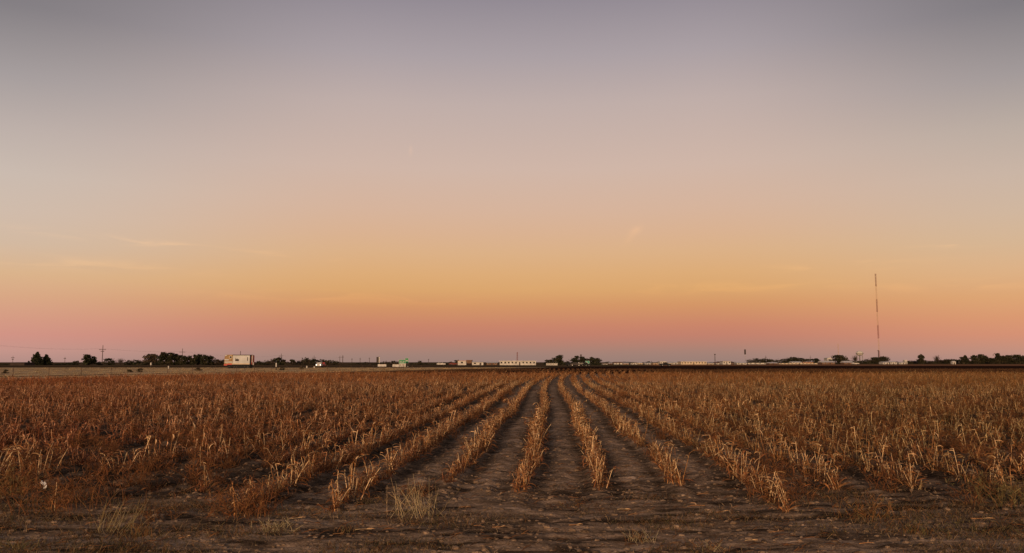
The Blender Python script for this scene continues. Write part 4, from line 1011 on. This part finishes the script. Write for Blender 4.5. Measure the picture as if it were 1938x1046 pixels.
slab('pole_sign', 716.9, 718.6, 675.2, 686.5, 598, 'slim white upright panel on the slab sign', 'sign', 'white', .4)
def tall_pole(px, ytop, D, r, lb, name='light_pole', cat='pole', mat='darksteel', head=.8):
    h = zat(ytop, D); o = empty(name, (at(px, D), D, 0), lb, cat)
    MB().tube([(0, 0, -.3), (0, 0, h)], [r, r * .7], 8).build('pole', M[mat], o)
    MB().box(-head, head, -.4, .4, h, h + .7).build('lamp_head', M[mat], o)
tall_pole(1353.3, 671.2, 700, .32, 'dark pole with a thick head among the far roofs', head=.6)
tall_pole(1663.2, 664, 870, .5, 'stout dark pole at the foot of the tall mast', head=.7)
ch = empty('chimney', (at(1099.6, 450), 450, 0), 'dark chimney above the farm trees', 'chimney')
MB().lathe([(.42, -.2), (.36, zat(671.5, 450)), ], 10).build('shaft', M['darksteel'], ch)
MB().lathe([(.46, zat(671.5, 450)), (.5, zat(670.6, 450))], 10).build('rim', M['darksteel'], ch)
def lattice(o, name, w0, w1, z0, z1, mat, r, nseg):
    mb = MB(); c = [(-1, -1), (1, -1), (1, 1), (-1, 1)]
    P_ = lambda k, t: (c[k % 4][0] * (w0 + (w1 - w0) * t) / 2, c[k % 4][1] * (w0 + (w1 - w0) * t) / 2, z0 + (z1 - z0) * t)
    for k in range(4):
        mb.tube([P_(k, 0), P_(k, 1)], r, 4)
        for s_ in range(nseg): mb.tube([P_(k + s_ % 2, s_ / nseg), P_(k + 1 - s_ % 2, (s_ + 1) / nseg)], r * .6, 3)
    return mb.build(name, mat, o)
mast = empty('radio_mast', (at(1664.6, 1200), 1200, 0), 'very tall thin radio mast banded red and pale at the right', 'radio mast')
zs = [0] + [zat(y, 1200) for y in (663.5, 640, 615, 590, 566, 541.5, 517.5)]
for i, (a, b_) in enumerate(zip(zs[:-1], zs[1:])):
    lattice(mast, 'section', 1.3, 1.3, a, b_, M['maroon'] if i % 2 == 0 else M['mastwhite'], .12 if i % 2 == 0 else .085, 9)
m2 = empty('radio_mast', (at(979, 700), 700, 0), 'thin rusty lattice mast behind the long white building', 'radio mast')
lattice(m2, 'section', .9, .5, 0, zat(666, 700), M['maroon'], .11, 12)
m3 = empty('radio_mast', (at(1587.3, 1600), 1600, 0), 'faint very thin mast above the big rounded tree', 'radio mast')
lattice(m3, 'section', .8, .6, 0, zat(650, 1600), M['mastwhite'], .10, 16)

# ------------------------------------------------------------------ water tower
D = 900.0
wt = empty('water_tower', (at(1627.6, D), D, 0), 'pale round water tower on splayed legs at the right', 'water tower')
z1, z0 = zat(663.4, D), zat(673.0, D); rw = 6.6 / F * D
prof = [(rw * .25, z0)] + [(rw * math.cos(a), (z0 + z1) / 2 + (z1 - z0) / 2 * math.sin(a)) for a in np.linspace(-1.2, 1.35, 12)]
MB().lathe(prof, 28).build('tank', M['white'], wt, smooth=True)
MB().lathe([(rw * 1.06, (z0 + z1) / 2 - .5), (rw * 1.1, (z0 + z1) / 2 - .2)], 28).build('walkway', M['steel'], wt)
MB().lathe([(.7, -.3), (.6, z0)], 10).build('riser', M['steel'], wt)
lp = []
for k in range(6):
    a = k * math.pi / 3 + .2; b0 = (math.cos(a) * rw * 1.0, math.sin(a) * rw * 1.0, -.3); t0 = (math.cos(a) * rw * .8, math.sin(a) * rw * .8, z0 + .9); lp.append((b0, t0))
    MB().tube([b0, t0], .22, 6).build('leg', M['steel'], wt)
for k in range(6):
    MB().tube([lp[k][0], [(u + v) / 2 for u, v in zip(*lp[(k + 1) % 6])]], .08, 4).build('brace', M['steel'], wt)
print('plants', NP, 'objects', len(scn.objects))
